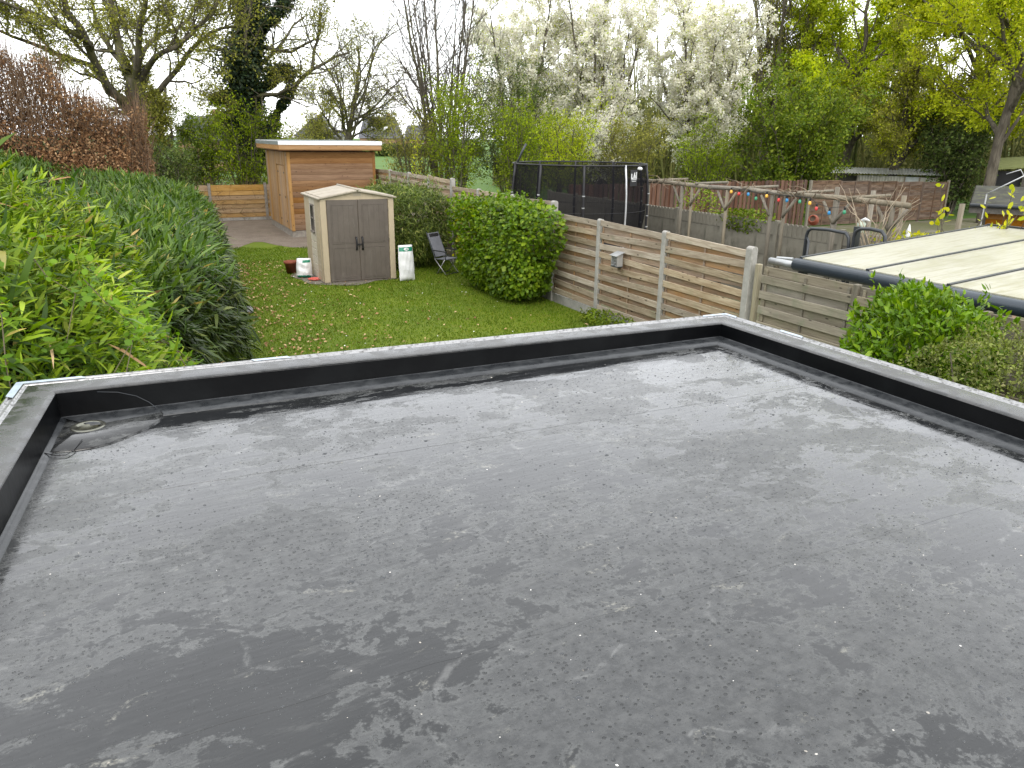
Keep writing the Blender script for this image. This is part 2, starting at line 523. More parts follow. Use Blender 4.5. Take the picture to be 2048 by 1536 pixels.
def mat_roof(name="wet_roof_membrane", edge=True):
    k = NT(name, 0.3, 0.5)
    p = k.pos()
    st = k.mapping(p, (1.0, 1.35, 1.0), rot=(0, 0, R(-4)))
    warp = k.n("TexNoise"); k.put(warp.inputs["Vector"], p); warp.inputs["Scale"].default_value = 3.0; warp.inputs["Detail"].default_value = 4
    wv = k.n("VectorMath", operation='MULTIPLY_ADD'); k.put(wv.inputs[0], warp.outputs["Color"]); wv.inputs[1].default_value = (.28, .28, 0); k.put(wv.inputs[2], st)
    # where the water lies as a closed film, and where it beads
    n1 = k.noise(wv.outputs[0], 1.5, 6, 0.68, 0.0)
    n2 = k.noise(k.mapping(wv.outputs[0], loc=(7.3, 2.1, 0)), 4.2, 6, 0.72, 0.0)
    n0 = k.noise(k.mapping(p, loc=(3.1, 9.2, 0)), 0.55, 1)
    fld = k.math('ADD', k.math('MULTIPLY', n1, .6), k.math('MULTIPLY', n2, .4))
    fld = k.math('ADD', fld, k.math('MULTIPLY', k.math('SUBTRACT', n0, .5), .18))
    fine = k.noise(p, 60, 3, .7)
    grain = k.noise(p, 22, 4, .75)
    fld = k.math('ADD', fld, k.math('MULTIPLY', k.math('SUBTRACT', grain, .5), .17))
    bead = k.rng(fld, .484, .504)                    # 0 film, 1 beaded
    rim = k.math('MULTIPLY', k.rng(fld, .470, .497), k.rng(fld, .500, .52, 1, 0))
    # beads
    vd = k.voro(k.mapping(p, (1, 1.25, 1)), 62)
    vc = k.voro(k.mapping(p, (1, 1.25, 1)), 62, out="Color")
    sepc = k.n("SeparateColor"); k.put(sepc.inputs[0], vc)
    big = k.rng(sepc.outputs[0], .30, 1.0, .0, .46, False)
    drop = k.rng(k.math('SUBTRACT', vd, big), -.12, 0.0, 1, 0)
    vd2 = k.voro(p, 170)
    drop2 = k.rng(vd2, .12, .3, .8, 0)
    clus = k.rng(k.noise(p, 2.1, 2, .6), .36, .55)
    drops = k.math('MULTIPLY', k.math('MAXIMUM', k.math('MULTIPLY', drop, clus), k.math('MULTIPLY', drop2, .5)), bead)
    # colour of the dry rubber, dust and lime marks
    broad = k.noise(k.mapping(wv.outputs[0], (1, 1, 1), (5, 5, 5)), .9, 3, .6)
    c = k.mix(k.rng(broad, .38, .62), (.009, .0100, .0104), (.018, .0190, .0192))
    c = k.mix(k.math('MULTIPLY', bead, .75), c, k.mix(k.rng(grain, .35, .65), (.022, .0235, .0235), (.054, .056, .055)))
    c = k.mix(k.math('MULTIPLY', rim, .28), c, (.10, .104, .10))
    lime = k.noise(k.mapping(wv.outputs[0], (1.0, 1.6, 1), (11, 4, 0)), 3.4, 6, .76, .0)
    limem = k.math('MULTIPLY', k.rng(lime, .59, .69), k.rng(fine, .42, .60))
    c = k.mix(k.math('MULTIPLY', limem, .6), c, (.22, .215, .18))
    dust = k.noise(k.mapping(st, (1.0, 2.4, 1), (2, 8, 0)), 3.4, 5, .74, .0)
    c = k.mix(k.math('MULTIPLY', k.rng(dust, .54, .70), .35), c, (.075, .076, .073))
    speck = k.math('MULTIPLY', k.rng(k.voro(p, 95), .05, .11, 1, 0), k.rng(k.noise(p, 3.0, 2), .55, .68))
    c = k.mix(k.math('MULTIPLY', speck, .55), c, (.30, .29, .27))
    sn = k.noise(k.mapping(wv.outputs[0], (1, 1.2, 1), (31, 14, 0)), 1.1, 2, .5)
    scuff = k.math('MULTIPLY', k.rng(k.math('ABSOLUTE', k.math('SUBTRACT', sn, .5)), .002, .009, 1, 0), k.math('MULTIPLY', k.rng(grain, .4, .6), k.rng(lime, .44, .58)))
    c = k.mix(k.math('MULTIPLY', scuff, .5), c, (.13, .132, .128))
    c = k.mix(k.math('MULTIPLY', drops, .9), c, (.004, .005, .0055))
    # water standing along the far and the right upstand
    sx = k.n("SeparateXYZ"); k.put(sx.inputs[0], p)
    r = k.rng(bead, 0, 1, .16, .30, False)
    r = k.math('ADD', r, k.math('MULTIPLY', k.math('SUBTRACT', dust, .5), .3))
    r = k.math('MAXIMUM', k.math('SUBTRACT', r, k.math('MULTIPLY', drops, .22)), .06)
    pud = None
    if edge:
        yl = k.math('MULTIPLY_ADD', sx.outputs[0], -.0433, 4.07)              # inner foot of the far upstand
        dy = k.math('SUBTRACT', yl, sx.outputs[1])
        dx = k.math('SUBTRACT', 3.52, sx.outputs[0])
        ny = k.noise(k.mapping(p, (1.0, 3.2, 1), (1.7, .6, 0)), 1.9, 6, .68, .0)
        nx = k.noise(k.mapping(p, (2.6, 1.3, 1), (4.7, 3.6, 0)), 3.0, 6, .78, .0)
        py = k.rng(k.math('SUBTRACT', ny, k.math('MULTIPLY', k.math('ABSOLUTE', k.math('SUBTRACT', dy, .26)), 1.15)), k.math('MULTIPLY_ADD', sx.outputs[0], .022, .405), k.math('MULTIPLY_ADD', sx.outputs[0], .022, .425))
        px = k.rng(k.math('SUBTRACT', nx, k.math('MULTIPLY', k.math('ABSOLUTE', k.math('SUBTRACT', dx, .28)), 1.2)), .405, .425)
        pud = k.math('MAXIMUM', py, px)
        r = k.mix(pud, r, .035)
        c = k.mix(pud, c, (.012, .013, .014))
    # relief: hand-laid ripples, beads
    rip = k.noise(k.mapping(st, (.7, 3.0, 1)), 7, 2, .6, .0)
    h = k.math('ADD', k.math('MULTIPLY', rip, .0022), k.math('MULTIPLY', k.math('ADD', drop, k.math('MULTIPLY', fine, .9)), .0013))
    bn = k.n('Bump'); bn.inputs['Distance'].default_value = 1.0; k.put(bn.inputs['Height'], h)
    bs = k.rng(bead, 0, 1, .45, 1.0, False)
    if pud is not None: bs = k.math('MULTIPLY', bs, k.math('SUBTRACT', 1.0, pud))
    k.put(bn.inputs['Strength'], bs)
    k.set(col=c, rough=r, nor=bn.outputs[0], spec=k.rng(bead, 0, 1, .16, .42, False))
    k.b.inputs["IOR"].default_value = 1.46
    wet = k.math('SUBTRACT', 1.0, k.math('MULTIPLY', bead, k.rng(broad, .35, .65, .5, .8)))
    k.put(k.b.inputs["Coat Weight"], wet)
    k.put(k.b.inputs["Coat Roughness"], k.rng(dust, .35, .7, .06, .2))
    k.b.inputs["Coat IOR"].default_value = 1.34
    cb = k.n('Bump'); cb.inputs['Distance'].default_value = 1.0; cb.inputs['Strength'].default_value = .35; k.put(cb.inputs['Height'], k.math('MULTIPLY', k.math('ADD', rip, k.math('MULTIPLY', grain, .35)), .0022))
    k.put(k.b.inputs['Coat Normal'], cb.outputs[0])
    return k.m


M['roof'] = mat_roof()
M['roof_patch'] = mat_roof("wet_roof_patch", False)
k = NT("flashing_strip", .36, .4)
p = k.pos(); n = k.noise(p, 14, 5, .7); n2 = k.noise(p, 60, 3, .7)
k.set(col=k.mix(k.rng(n, .4, .65), (.016, .018, .020), (.036, .039, .041)), rough=k.rng(n, .35, .65, .26, .45), nor=k.bump(n2, .3, .002))
M['flashing'] = k.m
k = NT("wet_black_upstand", .32, .12)
k.set(col=k.mix(k.rng(k.noise(k.pos(), 3, 5), .4, .65), (.0014, .0016, .002), (.0035, .004, .0045)),
      nor=k.bump(k.noise(k.mapping(k.pos(), (1, 1, .6)), 9, 4), .25, .01))
M['upstand'] = k.m
k = NT("speckled_wet_coping", .35, .5)
p = k.pos(); n = k.noise(p, 70, 8, .75); n2 = k.noise(p, 9, 6, .6, .5)
k.set(col=k.mix(k.rng(n, .54, .74), k.mix(k.rng(n2, .4, .6), (.016, .017, .017), (.042, .042, .041)), (.085, .084, .080)),
      rough=k.rng(n2, .38, .62, .10, .4), nor=k.bump(n, .35, .002))
M['coping'] = k.m
k = NT("aluminium_trim", .34, .5)
p = k.pos(); n = k.noise(k.mapping(p, (3, 3, 1)), 12, 6, .65)
k.set(col=k.mix(k.rng(n, .45, .7), (.36, .36, .36), (.12, .12, .115)), metal=.8, rough=k.rng(n, .3, .7, .25, .5))
M['alu'] = k.m
M['alu_film'] = m_plain("blue_film_joint", (.36, .42, .48), .3, .5, .2, .15, 14)
M['steel'] = m_plain("drain_steel", (.20, .20, .165), .28, .5, .9, .2, 25)
M['rubber'] = m_plain("black_rubber", (.012, .012, .013), .45)
M['render_wall'] = m_plain("rendered_wall", (.55, .52, .47), .85, .2, 0, .08, 3)
M['black'] = m_plain("black_plastic", (.012, .012, .014), .45)
M['grit'] = m_leaf("roof_grit", [(0, (.10, .095, .085)), (.5, (.35, .33, .29)), (1, (.7, .69, .66))], 0, .6)
M['drop'] = m_plain("water_drop", (.03, .033, .036), .04, .55, 0, .05)
M['concrete'] = m_plain("fence_concrete", (0.288, 0.28, 0.256), .85, .2, 0, .15, 5, (0.16, 0.16, 0.12), .3)
M['concrete_dark'] = m_plain("old_concrete", (.165, .155, .125), .9, .2, 0, .22, 2.5, (.075, .072, .055), .5)
M['fence_wood'] = m_wood("silvered_fence_wood", (.2778, .2240, .1564), (.3668, .3080, .2266), (.1444, .0952, .0539), 'y', green=(.1890, .1849, .1187), var=.25)
M['fence_back'] = m_wood("sheltered_fence_wood", (.3285, .2031, .1053), (.2779, .2031, .1334), (.1390, .0852, .0491), 'y', var=.3)
M['fence_grey'] = m_wood("grey_fence_wood", (.1894, .1669, .1263), (.2435, .2165, .1624), (.1082, .0902, .0631), 'y', green=(.1353, .1443, .0902), var=.25)
M['fence_new'] = m_wood("new_yellow_boards", (0.288, 0.18, 0.0684), (0.3456, 0.2304, 0.1008), (0.2016, 0.108, 0.036), 'x', var=.18)
M['post_wood'] = m_wood("round_post_wood", (.1590, .1414, .1060), (.2003, .1767, .1355), (.0883, .0766, .0530), 'z', var=.2, knots=False)
M['post_yellow'] = m_wood("lichen_post_wood", (0.288, 0.248, 0.144), (0.336, 0.304, 0.216), (0.176, 0.144, 0.08), 'z', var=.1, knots=False)
M['shed_wood'] = m_wood("brown_shed_boards", (.1818, .0887, .0301), (.2204, .1148, .0418), (.1212, .0522, .0167), 'x', var=.14)
M['shed_wood_v'] = m_wood("light_shed_boards", (.2817, .1627, .0607), (.3201, .1903, .0766), (.2113, .1105, .0370), 'z', var=.1)
M['shed_fascia'] = m_wood("fascia_boards", (0.3036, 0.1749, 0.0792), (0.33, 0.198, 0.0924), (0.2244, 0.1188, 0.0495), 'x', var=.08)
M['shed_fascia_y'] = m_wood("fascia_boards_side", (0.3036, 0.1749, 0.0792), (0.33, 0.198, 0.0924), (0.2244, 0.1188, 0.0495), 'y', var=.08)
M['white_trim'] = m_plain("white_roof_trim", (0.702, 0.72, 0.72), .4, .5, .1, .05)
M['roof_felt'] = m_plain("grey_roof_felt", (.16, .18, .17), .8, .2)
M['plinth'] = m_plain("plinth_blocks", (.22, .20, .17), .9, .2, 0, .2, 8)
M['beige'] = m_plain("beige_resin", (0.37, 0.3071, 0.2109), .55, .35, 0, .05, 4, (0.296, 0.2442, 0.1665))
M['cream'] = m_plain("cream_resin", (0.4884, 0.444, 0.3552), .55, .35, 0, .05, 4, (0.37, 0.3256, 0.2442))
M['taupe'] = m_plain("taupe_resin_door", (0.09775, 0.0816, 0.068), .5, .35, 0, .08, 4, (0.1275, 0.1105, 0.0935))
M['shed_roof'] = m_plain("weathered_resin_roof", (0.3, 0.267, 0.21), .6, .3, 0, .1, 5, (0.198, 0.174, 0.132))
M['glass_dark'] = m_plain("dark_pane", (.03, .033, .035), .12, .6)
M['window_frame'] = m_plain("shed_window_frame", (.14, .12, .105), .5)
M['bagwhite'] = m_plain("white_sack", (0.6068, 0.615, 0.615), .38, .45, 0, .06, 9)
M['baggreen'] = m_plain("green_print", (.012, .17, .10), .38, .45)
M['bagprint'] = m_plain("grey_print", (.52, .53, .53), .4, .4)
M['terracotta'] = m_plain("terracotta", (0.204, 0.06, 0.033), .7, .3, 0, .15, 9)
M['redplastic'] = m_plain("red_plastic", (.55, .10, .075), .45)
M['chairfab'] = m_plain("grey_chair_fabric", (.125, .13, .145), .8, .2)
M['chairmetal'] = m_plain("grey_chair_tube", (.36, .36, .36), .35, .5, .6)
M['zinc'] = m_plain("zinc_sheet", (0.35, 0.364, 0.364), .35, .5, .5)
M['stone'] = m_plain("grey_stone", (.20, .20, .20), .85, .2, 0, .3, 8)
M['paving'] = m_plain("mossy_paving", (.14, .125, .10), .9, .2, 0, .25, 5, (.09, .10, .045))
M['frame_dark'] = m_plain("anthracite_metal", (.022, .026, .030), .42, .5)
M['gutter'] = m_plain("anthracite_gutter", (.020, .030, .040), .36, .5, 0, .1, 2)
M['redfence'] = m_wood("red_brown_planks", (.0884, .0444, .0283), (.1292, .0727, .0484), (.0544, .0268, .0178), 'z', var=.35, knots=False)
M['weave'] = m_wood("woven_panel_slats", (.1020, .0646, .0422), (.1360, .0918, .0612), (.0646, .0381, .0245), 'x', var=.25, knots=False)
M['cor_white'] = m_plain("corrugated_sheet", (0.315, 0.3075, 0.2625), .7, .3, 0, .15, 3, (0.21, 0.195, 0.15))
M['cor_roof'] = m_plain("corrugated_roof", (0.345, 0.3525, 0.33), .7, .3, 0, .1, 3)
M['hut_wood'] = m_wood("orange_hut_boards", (.30, .12, .025), (.36, .16, .035), (.20, .075, .015), 'y', var=.15)
M['hut_grey'] = m_wood("grey_hut_boards", (.0800, .0725, .0625), (.1100, .1000, .0850), (.0500, .0450, .0375), 'y', var=.15)
M['brick'] = m_plain("house_brick", (.33, .20, .13), .85, .2, 0, .15, 1)
M['house_white'] = m_plain("house_render", (0.385, 0.371, 0.336), .85, .2)
M['slate'] = m_plain("house_roof_tiles", (.085, .088, .098), .75, .3, 0, .2, .8)
M['pole'] = m_plain("galvanised_pole", (.48, .49, .50), .35, .5, .6)
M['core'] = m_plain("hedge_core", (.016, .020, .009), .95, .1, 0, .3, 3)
M['soil'] = m_plain("soil", (.10, .075, .055), .95, .1)

k = NT("canopy_panel", .3, .5)
p = k.pos()
alg = k.noise(k.mapping(p, (.5, 6, 1)), 3.6, 8, .75, .3); alb = k.noise(p, 1.1, 4)
c = k.mix(k.rng(alg, .44, .66), (.37, .36, .30), (.25, .232, .15))
k.set(col=k.mix(k.rng(alb, .45, .68, 0, .55), c, (.235, .222, .135)))
M['canopy'] = k.m

k = NT("net_mesh", .7, .2)
df = k.n("BsdfDiffuse"); df.inputs[0].default_value = (.012, .012, .014, 1)
tr = k.n("BsdfTransparent"); mx = k.n("MixShader"); mx.inputs[0].default_value = .62
k.t.links.new(tr.outputs[0], mx.inputs[1]); k.t.links.new(df.outputs[0], mx.inputs[2]); k.t.links.new(mx.outputs[0], k.out.inputs[0])
M['net'] = k.m


def mat_ground(name, c1, c2, c3, s1, s2, bare=None, bs=.4, th=.6):
    k = NT(name, .85, .2)
    p = k.pos()
    a = k.noise(p, s1, 5, .6); b = k.noise(p, s2, 6, .7)
    c = k.mix(k.rng(a, .35, .65), c1, c2)
    c = k.mix(k.rng(b, .4, .7, 0, .7), c, c3)
    if bare is not None: c = k.mix(k.rng(k.noise(p, bs, 7, .65), th, th + .1, 0, .85), c, bare)
    k.set(col=c, nor=k.bump(b, .6, .03))
    return k.m


M['field'] = mat_ground("field_grass", (.055, .115, .015), (.075, .14, .018), (.04, .085, .012), .12, 1.6, (.09, .095, .03), .2, .62)
M['lawn'] = mat_ground("lawn_turf", (.078, .115, .006), (.105, .138, .007), (.055, .088, .005), .55, 14, (.105, .112, .012), .9, .6)
M['bare'] = mat_ground("bare_soil", (0.1318, 0.1062, 0.0833), (0.17, 0.1403, 0.1105), (0.085, 0.068, 0.051), 1.5, 16, (0.0595, 0.07225, 0.017), 1.3, .62)
M['yard'] = mat_ground("yard_ground", (.10, .10, .05), (.13, .12, .08), (.06, .075, .03), .5, 9, (.16, .15, .12), .5, .55)

M['grassblade'] = m_leaf("lawn_blades", [(0, (.0548, .1037, .0052)), (.5, (.0837, .1482, .0072)), (.85, (.1207, .1777, .0103)), (1, (.1932, .1925, .0309))], .35, .5, .25, .25, .9)
M['litter'] = m_leaf("leaf_litter", [(0, (.1472, .0782, .0368)), (.5, (.3128, .1840, .0920)), (1, (.4784, .3496, .2024))], .1, .7, .2, 0)
M['daisy'] = m_plain("daisy_white", (.75, .75, .70), .7)
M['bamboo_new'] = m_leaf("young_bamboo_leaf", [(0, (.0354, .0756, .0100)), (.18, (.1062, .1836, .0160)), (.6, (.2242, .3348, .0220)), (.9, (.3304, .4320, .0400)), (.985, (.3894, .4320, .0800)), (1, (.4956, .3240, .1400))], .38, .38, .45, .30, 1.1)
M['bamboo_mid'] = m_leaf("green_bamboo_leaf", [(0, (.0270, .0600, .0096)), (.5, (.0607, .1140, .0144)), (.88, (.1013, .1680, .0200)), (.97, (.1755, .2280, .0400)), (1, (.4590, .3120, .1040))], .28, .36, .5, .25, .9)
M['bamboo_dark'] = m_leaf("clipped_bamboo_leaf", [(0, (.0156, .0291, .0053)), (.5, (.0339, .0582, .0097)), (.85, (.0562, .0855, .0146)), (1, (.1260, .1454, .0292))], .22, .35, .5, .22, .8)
M['vine'] = m_leaf("vine_leaf", [(0, (.08, .17, .012)), (1, (.17, .30, .02))], .4, .4, .4, .2)
M['beech'] = m_leaf("dry_beech_leaf", [(0, (.1122, .0546, .0250)), (.5, (.2142, .1147, .0536)), (.85, (.3366, .2021, .1027)), (1, (.4590, .3167, .1785))], .3, .55, .3, .3, .6)
M['bush'] = m_leaf("bush_leaf", [(0, (.0506, .1027, .0058)), (.6, (.1098, .1872, .0086)), (1, (.1856, .2536, .0144))], .33, .35, .45, .3, 1.3)
M['bush_yellow'] = m_leaf("yellow_leaf", [(0, (.28, .32, .02)), (1, (.48, .45, .02))], .4, .4, .4, .2)
M['bamboo2'] = m_leaf("small_bamboo_leaf", [(0, (.0428, .0684, .0117)), (.6, (.0916, .1311, .0215)), (.9, (.1709, .2165, .0391)), (1, (.2930, .2963, .0879))], .3, .4, .4, .25, 1.2)
M['laurel'] = m_leaf("laurel_leaf", [(0, (.0591, .1254, .0053)), (.6, (.1098, .2090, .0070)), (1, (.2025, .3031, .0132))], .3, .28, .5, .25, 2.0)
M['privet'] = m_leaf("privet_leaf", [(0, (.0638, .0758, .0208)), (.5, (.1184, .1414, .0312)), (.85, (.1730, .2121, .0416)), (1, (.2368, .2222, .0970))], .3, .42, .4, .3, 3.0)
M['ivy'] = m_leaf("ivy_leaf", [(0, (.0100, .0220, .0100)), (.6, (.0220, .0420, .0170)), (.9, (.0500, .0700, .0200)), (1, (.1000, .1100, .0200))], .15, .4, .4, .3, .6)
M['bud'] = m_leaf("opening_buds", [(0, (.1500, .1650, .0300)), (.6, (.2550, .2625, .0450)), (1, (.3750, .3600, .0750))], .4, .5, .3, .3, .3)
M['spring'] = m_leaf("spring_leaf", [(0, (.2166, .2860, .0165)), (.5, (.3755, .4620, .0231)), (1, (.5775, .6160, .0363))], .5, .45, .35, .35, .35)
M['spring_y'] = m_leaf("yellow_spring_leaf", [(0, (.2755, .3228, .0259)), (.5, (.4591, .5057, .0323)), (1, (.6658, .6671, .0538))], .5, .45, .35, .3, .35)
M['olive'] = m_leaf("olive_young_leaf", [(0, (.1518, .1612, .0379)), (.5, (.2467, .2467, .0569)), (1, (.3605, .3415, .0854))], .5, .5, .3, .3, .4)
M['willow'] = m_leaf("willow_leaf", [(0, (.1037, .1595, .0101)), (.5, (.1885, .2610, .0142)), (1, (.3016, .3625, .0244))], .5, .45, .3, .35, .5)
M['shrubgreen'] = m_leaf("dense_shrub_leaf", [(0, (.0607, .1040, .0081)), (.6, (.1215, .1755, .0149)), (1, (.2228, .2600, .0236))], .33, .45, .35, .35, .6)
M['darkgreen'] = m_leaf("dark_shrub_leaf", [(0, (.0342, .0570, .0140)), (.6, (.0769, .1109, .0251)), (1, (.1366, .1710, .0419))], .28, .5, .3, .35, .5)
M['blossom'] = m_leaf("white_blossom", [(0, (.62, .595, .50)), (.5, (.82, .80, .70)), (1, (.92, .91, .84))], .5, .7, .2, .12, .5, 1.05)
M['bramble'] = m_leaf("bramble_stems", [(0, (.1300, .0780, .0520)), (.7, (.2210, .1430, .0975)), (1, (.1300, .1560, .0520))], .1, .7, .2, .2)
M['wood_far'] = m_leaf("far_wood_leaf", [(0, (.0960, .1152, .0422)), (.5, (.1824, .1920, .0672)), (1, (.2880, .2784, .1056))], .35, .6, .2, .35, .12)

# ------------------------------------------------------------------ ground, lawn, yard, field
def sheet(name, poly, z, mat, cuts=1, kind="structure"):
    g = G(); g.add([(x, y, z) for x, y in poly], [tuple(range(len(poly)))])
    me = g.mesh(name, mat)
    if me.polygons[0].normal.z < 0: me.flip_normals()
    o = mobj(name, me); o["kind"] = kind
    return o


sheet("ground", [(-900, -300), (900, -300), (900, 1200), (-900, 1200)], 0.0, M['field'])
sheet("lawn", [(-.2, 4.0), (8.55, 4.0), (8.55, 31.0), (-.2, 31.0)], .006, M['lawn'])
rg = random.Random(4)
sheet("soil_patch", [(.5, 36.5), (.5, 27.2), (2.0, 26.9), (2.75, 27.1), (3.1, 27.9), (3.55, 28.7), (3.85, 28.6), (4.15, 27.6), (4.5, 26.9), (5.0, 26.4), (6.6, 26.2), (8.5, 26.6), (8.5, 36.5)], .012, M['bare'])
sheet("yard", [(8.66, 3.0), (13.75, 3.0), (13.75, 30), (8.66, 30)], .006, M['yard'])
sheet("garden_bed", [(13.9, 3.0), (40, 3.0), (40, 25), (13.9, 25)], .006, M['yard'])
pts = []
for i in range(28):
    a = 2 * math.pi * i / 28; rr = 1 + .07 * math.sin(3 * a + 1) + .05 * math.sin(7 * a)
    pts.append((4.85 + 1.38 * rr * math.cos(a), 20.75 + 1.5 * rr * math.sin(a)))
sheet("paving", pts, .018, M['paving'])

rngl = np.random.default_rng(11)
# turf: short blades standing on the lawn
n = 120000
X = np.stack([rngl.uniform(.6, 8.5, n), 4.6 + (28.5 - 4.6) * rngl.random(n) ** .85, np.full(n, .006)], 1)
edge = (X[:, 1] < 26.7) | (X[:, 0] > 2.4) & (X[:, 1] < 27.3 + np.sin(X[:, 0] * 3) * .3) & (X[:, 0] < 4.3)
edge &= ~(((X[:, 0] - 4.85) / 1.32) ** 2 + ((X[:, 1] - 20.75) / 1.44) ** 2 < 1)
X = X[edge]; n = len(X)
T = np.stack([rngl.normal(0, .5, n), rngl.normal(0, .5, n), np.ones(n)], 1)
o = leaves("grass", M['grassblade'], rngl, X, T, rngl.normal(0, 1, (n, 3)), rngl.uniform(.025, .06, n), rngl.uniform(.012, .022, n), 'tri')
tag(o, "short green grass of the lawn between hedge and fence", "grass")
# dry leaves blown onto the lawn by the hedge
n = 1000
y = rngl.uniform(9, 24, n); x = 1.5 + .04 * (y - 9) + np.abs(rngl.exponential(1.15, n))
keep = x < 8.3
X = np.stack([x, y, np.full(n, .05)], 1)[keep]; n = len(X)
T = rngl.normal(0, 1, (n, 3)) * np.array([1, 1, .25])
N = rngl.normal(0, .35, (n, 3)) + np.array([0, 0, 1])
o = leaves("fallen_leaves", M['litter'], rngl, X, T, N, rngl.uniform(.045, .10, n), rngl.uniform(.035, .06, n))
tag(o, "scattered dry brown leaves on the lawn along the bamboo", "leaves")
n = 110
X = np.stack([rngl.uniform(2, 8, n), rngl.uniform(9, 26, n), np.full(n, .055)], 1)
o = leaves("daisies", M['daisy'], rngl, X, rngl.normal(0, 1, (n, 3)) * np.array([1, 1, .1]), np.tile([0, 0, 1.], (n, 1)), .03, .03)
tag(o, "tiny white daisies dotted over the lawn", "flowers")

# ------------------------------------------------------------------ flat roof extension (foreground)
EXT = empty("flat_roof_extension", (0, 0, 0), "flat roof of wet black membrane with upstands and metal edge trim", "roof")
A_, B_, C_, D_ = (-.67, 4.30), (3.72, 4.11), (3.73, -2.2), (-1.20, -2.2)
path = [D_, A_, B_, C_]


def offset_path(d):
    P = [Vector(p) for p in path]; ns = []
    for i in range(3):
        t = (P[i + 1] - P[i]).normalized(); ns.append(Vector((t.y, -t.x)))
    out = [P[0] + ns[0] * d]
    for i in (1, 2):
        b = (ns[i - 1] + ns[i]).normalized(); out.append(P[i] + b * (d / b.dot(ns[i])))
    out.append(P[3] + ns[2] * d)
    return out


def roofz(x, y=0):
    return 2.352 + .0095 * (x + .5)


def strip(name, prof, mat, sides=(0, 1, 2), seg=70, jit=0.0, seed=1, base=None, smooth=True):
    """profile (inset, height) swept along left, far and right edge; one part for each edge"""
    rows = [offset_path(d) for d, z in prof]
    rg = np.random.default_rng(seed)
    for s in sides:
        V = []; wob = np.cumsum(rg.normal(0, 1, seg + 1)); wob = wob - np.linspace(wob[0], wob[-1], seg + 1); wob = wob / (np.abs(wob).max() + 1e-6)
        for (d, z), rw in zip(prof, rows):
            a, b = rw[s], rw[s + 1]
            for i in range(seg + 1):
                p = a.lerp(b, i / seg)
                zz = z if base is None else roofz(p.x) + z
                V.append((p.x, p.y, zz + jit * wob[i] * (1 if d > .1 else .2)))
        n = seg + 1
        Q = [(r * n + i, r * n + i + 1, (r + 1) * n + i + 1, (r + 1) * n + i) for r in range(len(prof) - 1) for i in range(seg)]
        mobj(name, npmesh(name, np.array(V), Q, None, mat, smooth), EXT)


strip("edge_trim", [(0, 2.30), (0, 2.501), (.003, 2.505), (.011, 2.505), (.0125, 2.4985), (.031, 2.498), (.033, 2.5035), (.043, 2.5035), (.045, 2.497), (.070, 2.4965)], M['alu'], seg=2, smooth=False)
strip("coping_membrane", [(.058, 2.4995), (.10, 2.499), (.175, 2.4965), (.190, 2.4935), (.198, 2.486)], M['coping'], jit=.0022, seed=5)
strip("upstand", [(.1965, 2.488), (.199, 2.43), (.202, 2.39), (.206, 2.345)], M['upstand'], jit=.0022, seed=7)
strip("cove_strip", [(.2045, .013), (.208, .0100), (.216, .0088), (.270, .0064), (.345, .0038), (.347, -.002)], M['flashing'], sides=(1, 2), base=True, jit=.0008, seed=9)
strip("cove_strip", [(.2045, .014), (.208, .010), (.216, .008), (.236, .003), (.238, -.002)], M['flashing'], sides=(0,), base=True, jit=.0008, seed=9)
# outer wall below the trim
g = G()
pa = offset_path(.03)
for i in range(3):
    a, b = pa[i], pa[i + 1]
    g.add([(a.x, a.y, 0), (b.x, b.y, 0), (b.x, b.y, 2.32), (a.x, a.y, 2.32)], [(0, 1, 2, 3)])
g.build("wall", M['render_wall'], EXT)
# trim joints left with their pale film
for (s, t0, t1) in ((1, -.0, .065), (1, .255, .30), (1, .955, 1.0), (2, .0, .018), (2, .085, .115), (0, .965, 1.0)):
    o0, o1 = offset_path(-.0015), offset_path(.034)
    a0, a1 = o0[s].lerp(o0[s + 1], t0), o0[s].lerp(o0[s + 1], t1); b0, b1 = o1[s].lerp(o1[s + 1], t0), o1[s].lerp(o1[s + 1], t1)
    gg = G(); zs = (2.40, 2.507)
    gg.add([(a0.x, a0.y, zs[0]), (a1.x, a1.y, zs[0]), (a0.x, a0.y, zs[1]), (a1.x, a1.y, zs[1]), (b0.x, b0.y, zs[1] - .001), (b1.x, b1.y, zs[1] - .001)], [(0, 1, 3, 2), (2, 3, 5, 4)])
    gg.build("trim_joint", M['alu_film'], EXT)

# membrane: a grid with slight unevenness, opened for the outlet
DX, DY, DR, SQ = -.36, 3.92, .052, .13
rr_ = np.random.default_rng(3)
ph = rr_.uniform(0, 6.28, 12); fx = rr_.uniform(-5, 5, 12); fy = rr_.uniform(-5, 5, 12)


def zsurf(x, y):
    z = roofz(x)
    w = sum(math.sin(fx[i] * x + fy[i] * y + ph[i]) for i in range(12)) / 12 * .0035
    d = max(abs(x - DX), abs(y - DY))
    e = min(1, max(0, (d - SQ) / .3)) * min(1, max(0, (3.75 - y) / .3)) * min(1, max(0, (3.3 - x) / .3))
    return z + w * e


xs = sorted(set([DX - SQ, DX + SQ] + list(np.round(np.linspace(-1.18, 3.70, 68), 4))))
ys = sorted(set([DY - SQ, DY + SQ] + list(np.round(np.linspace(-2.2, 4.30, 80), 4))))
ins = [Vector(p) for p in offset_path(.195)]


def inside(x, y):
    yb = ins[1].y + (ins[2].y - ins[1].y) * (x - ins[1].x) / (ins[2].x - ins[1].x)
    xl = ins[0].x + (ins[1].x - ins[0].x) * (y - ins[0].y) / (ins[1].y - ins[0].y)
    xr = ins[3].x + (ins[2].x - ins[3].x) * (y - ins[3].y) / (ins[2].y - ins[3].y)
    return min(max(x, xl), xr), min(y, yb)


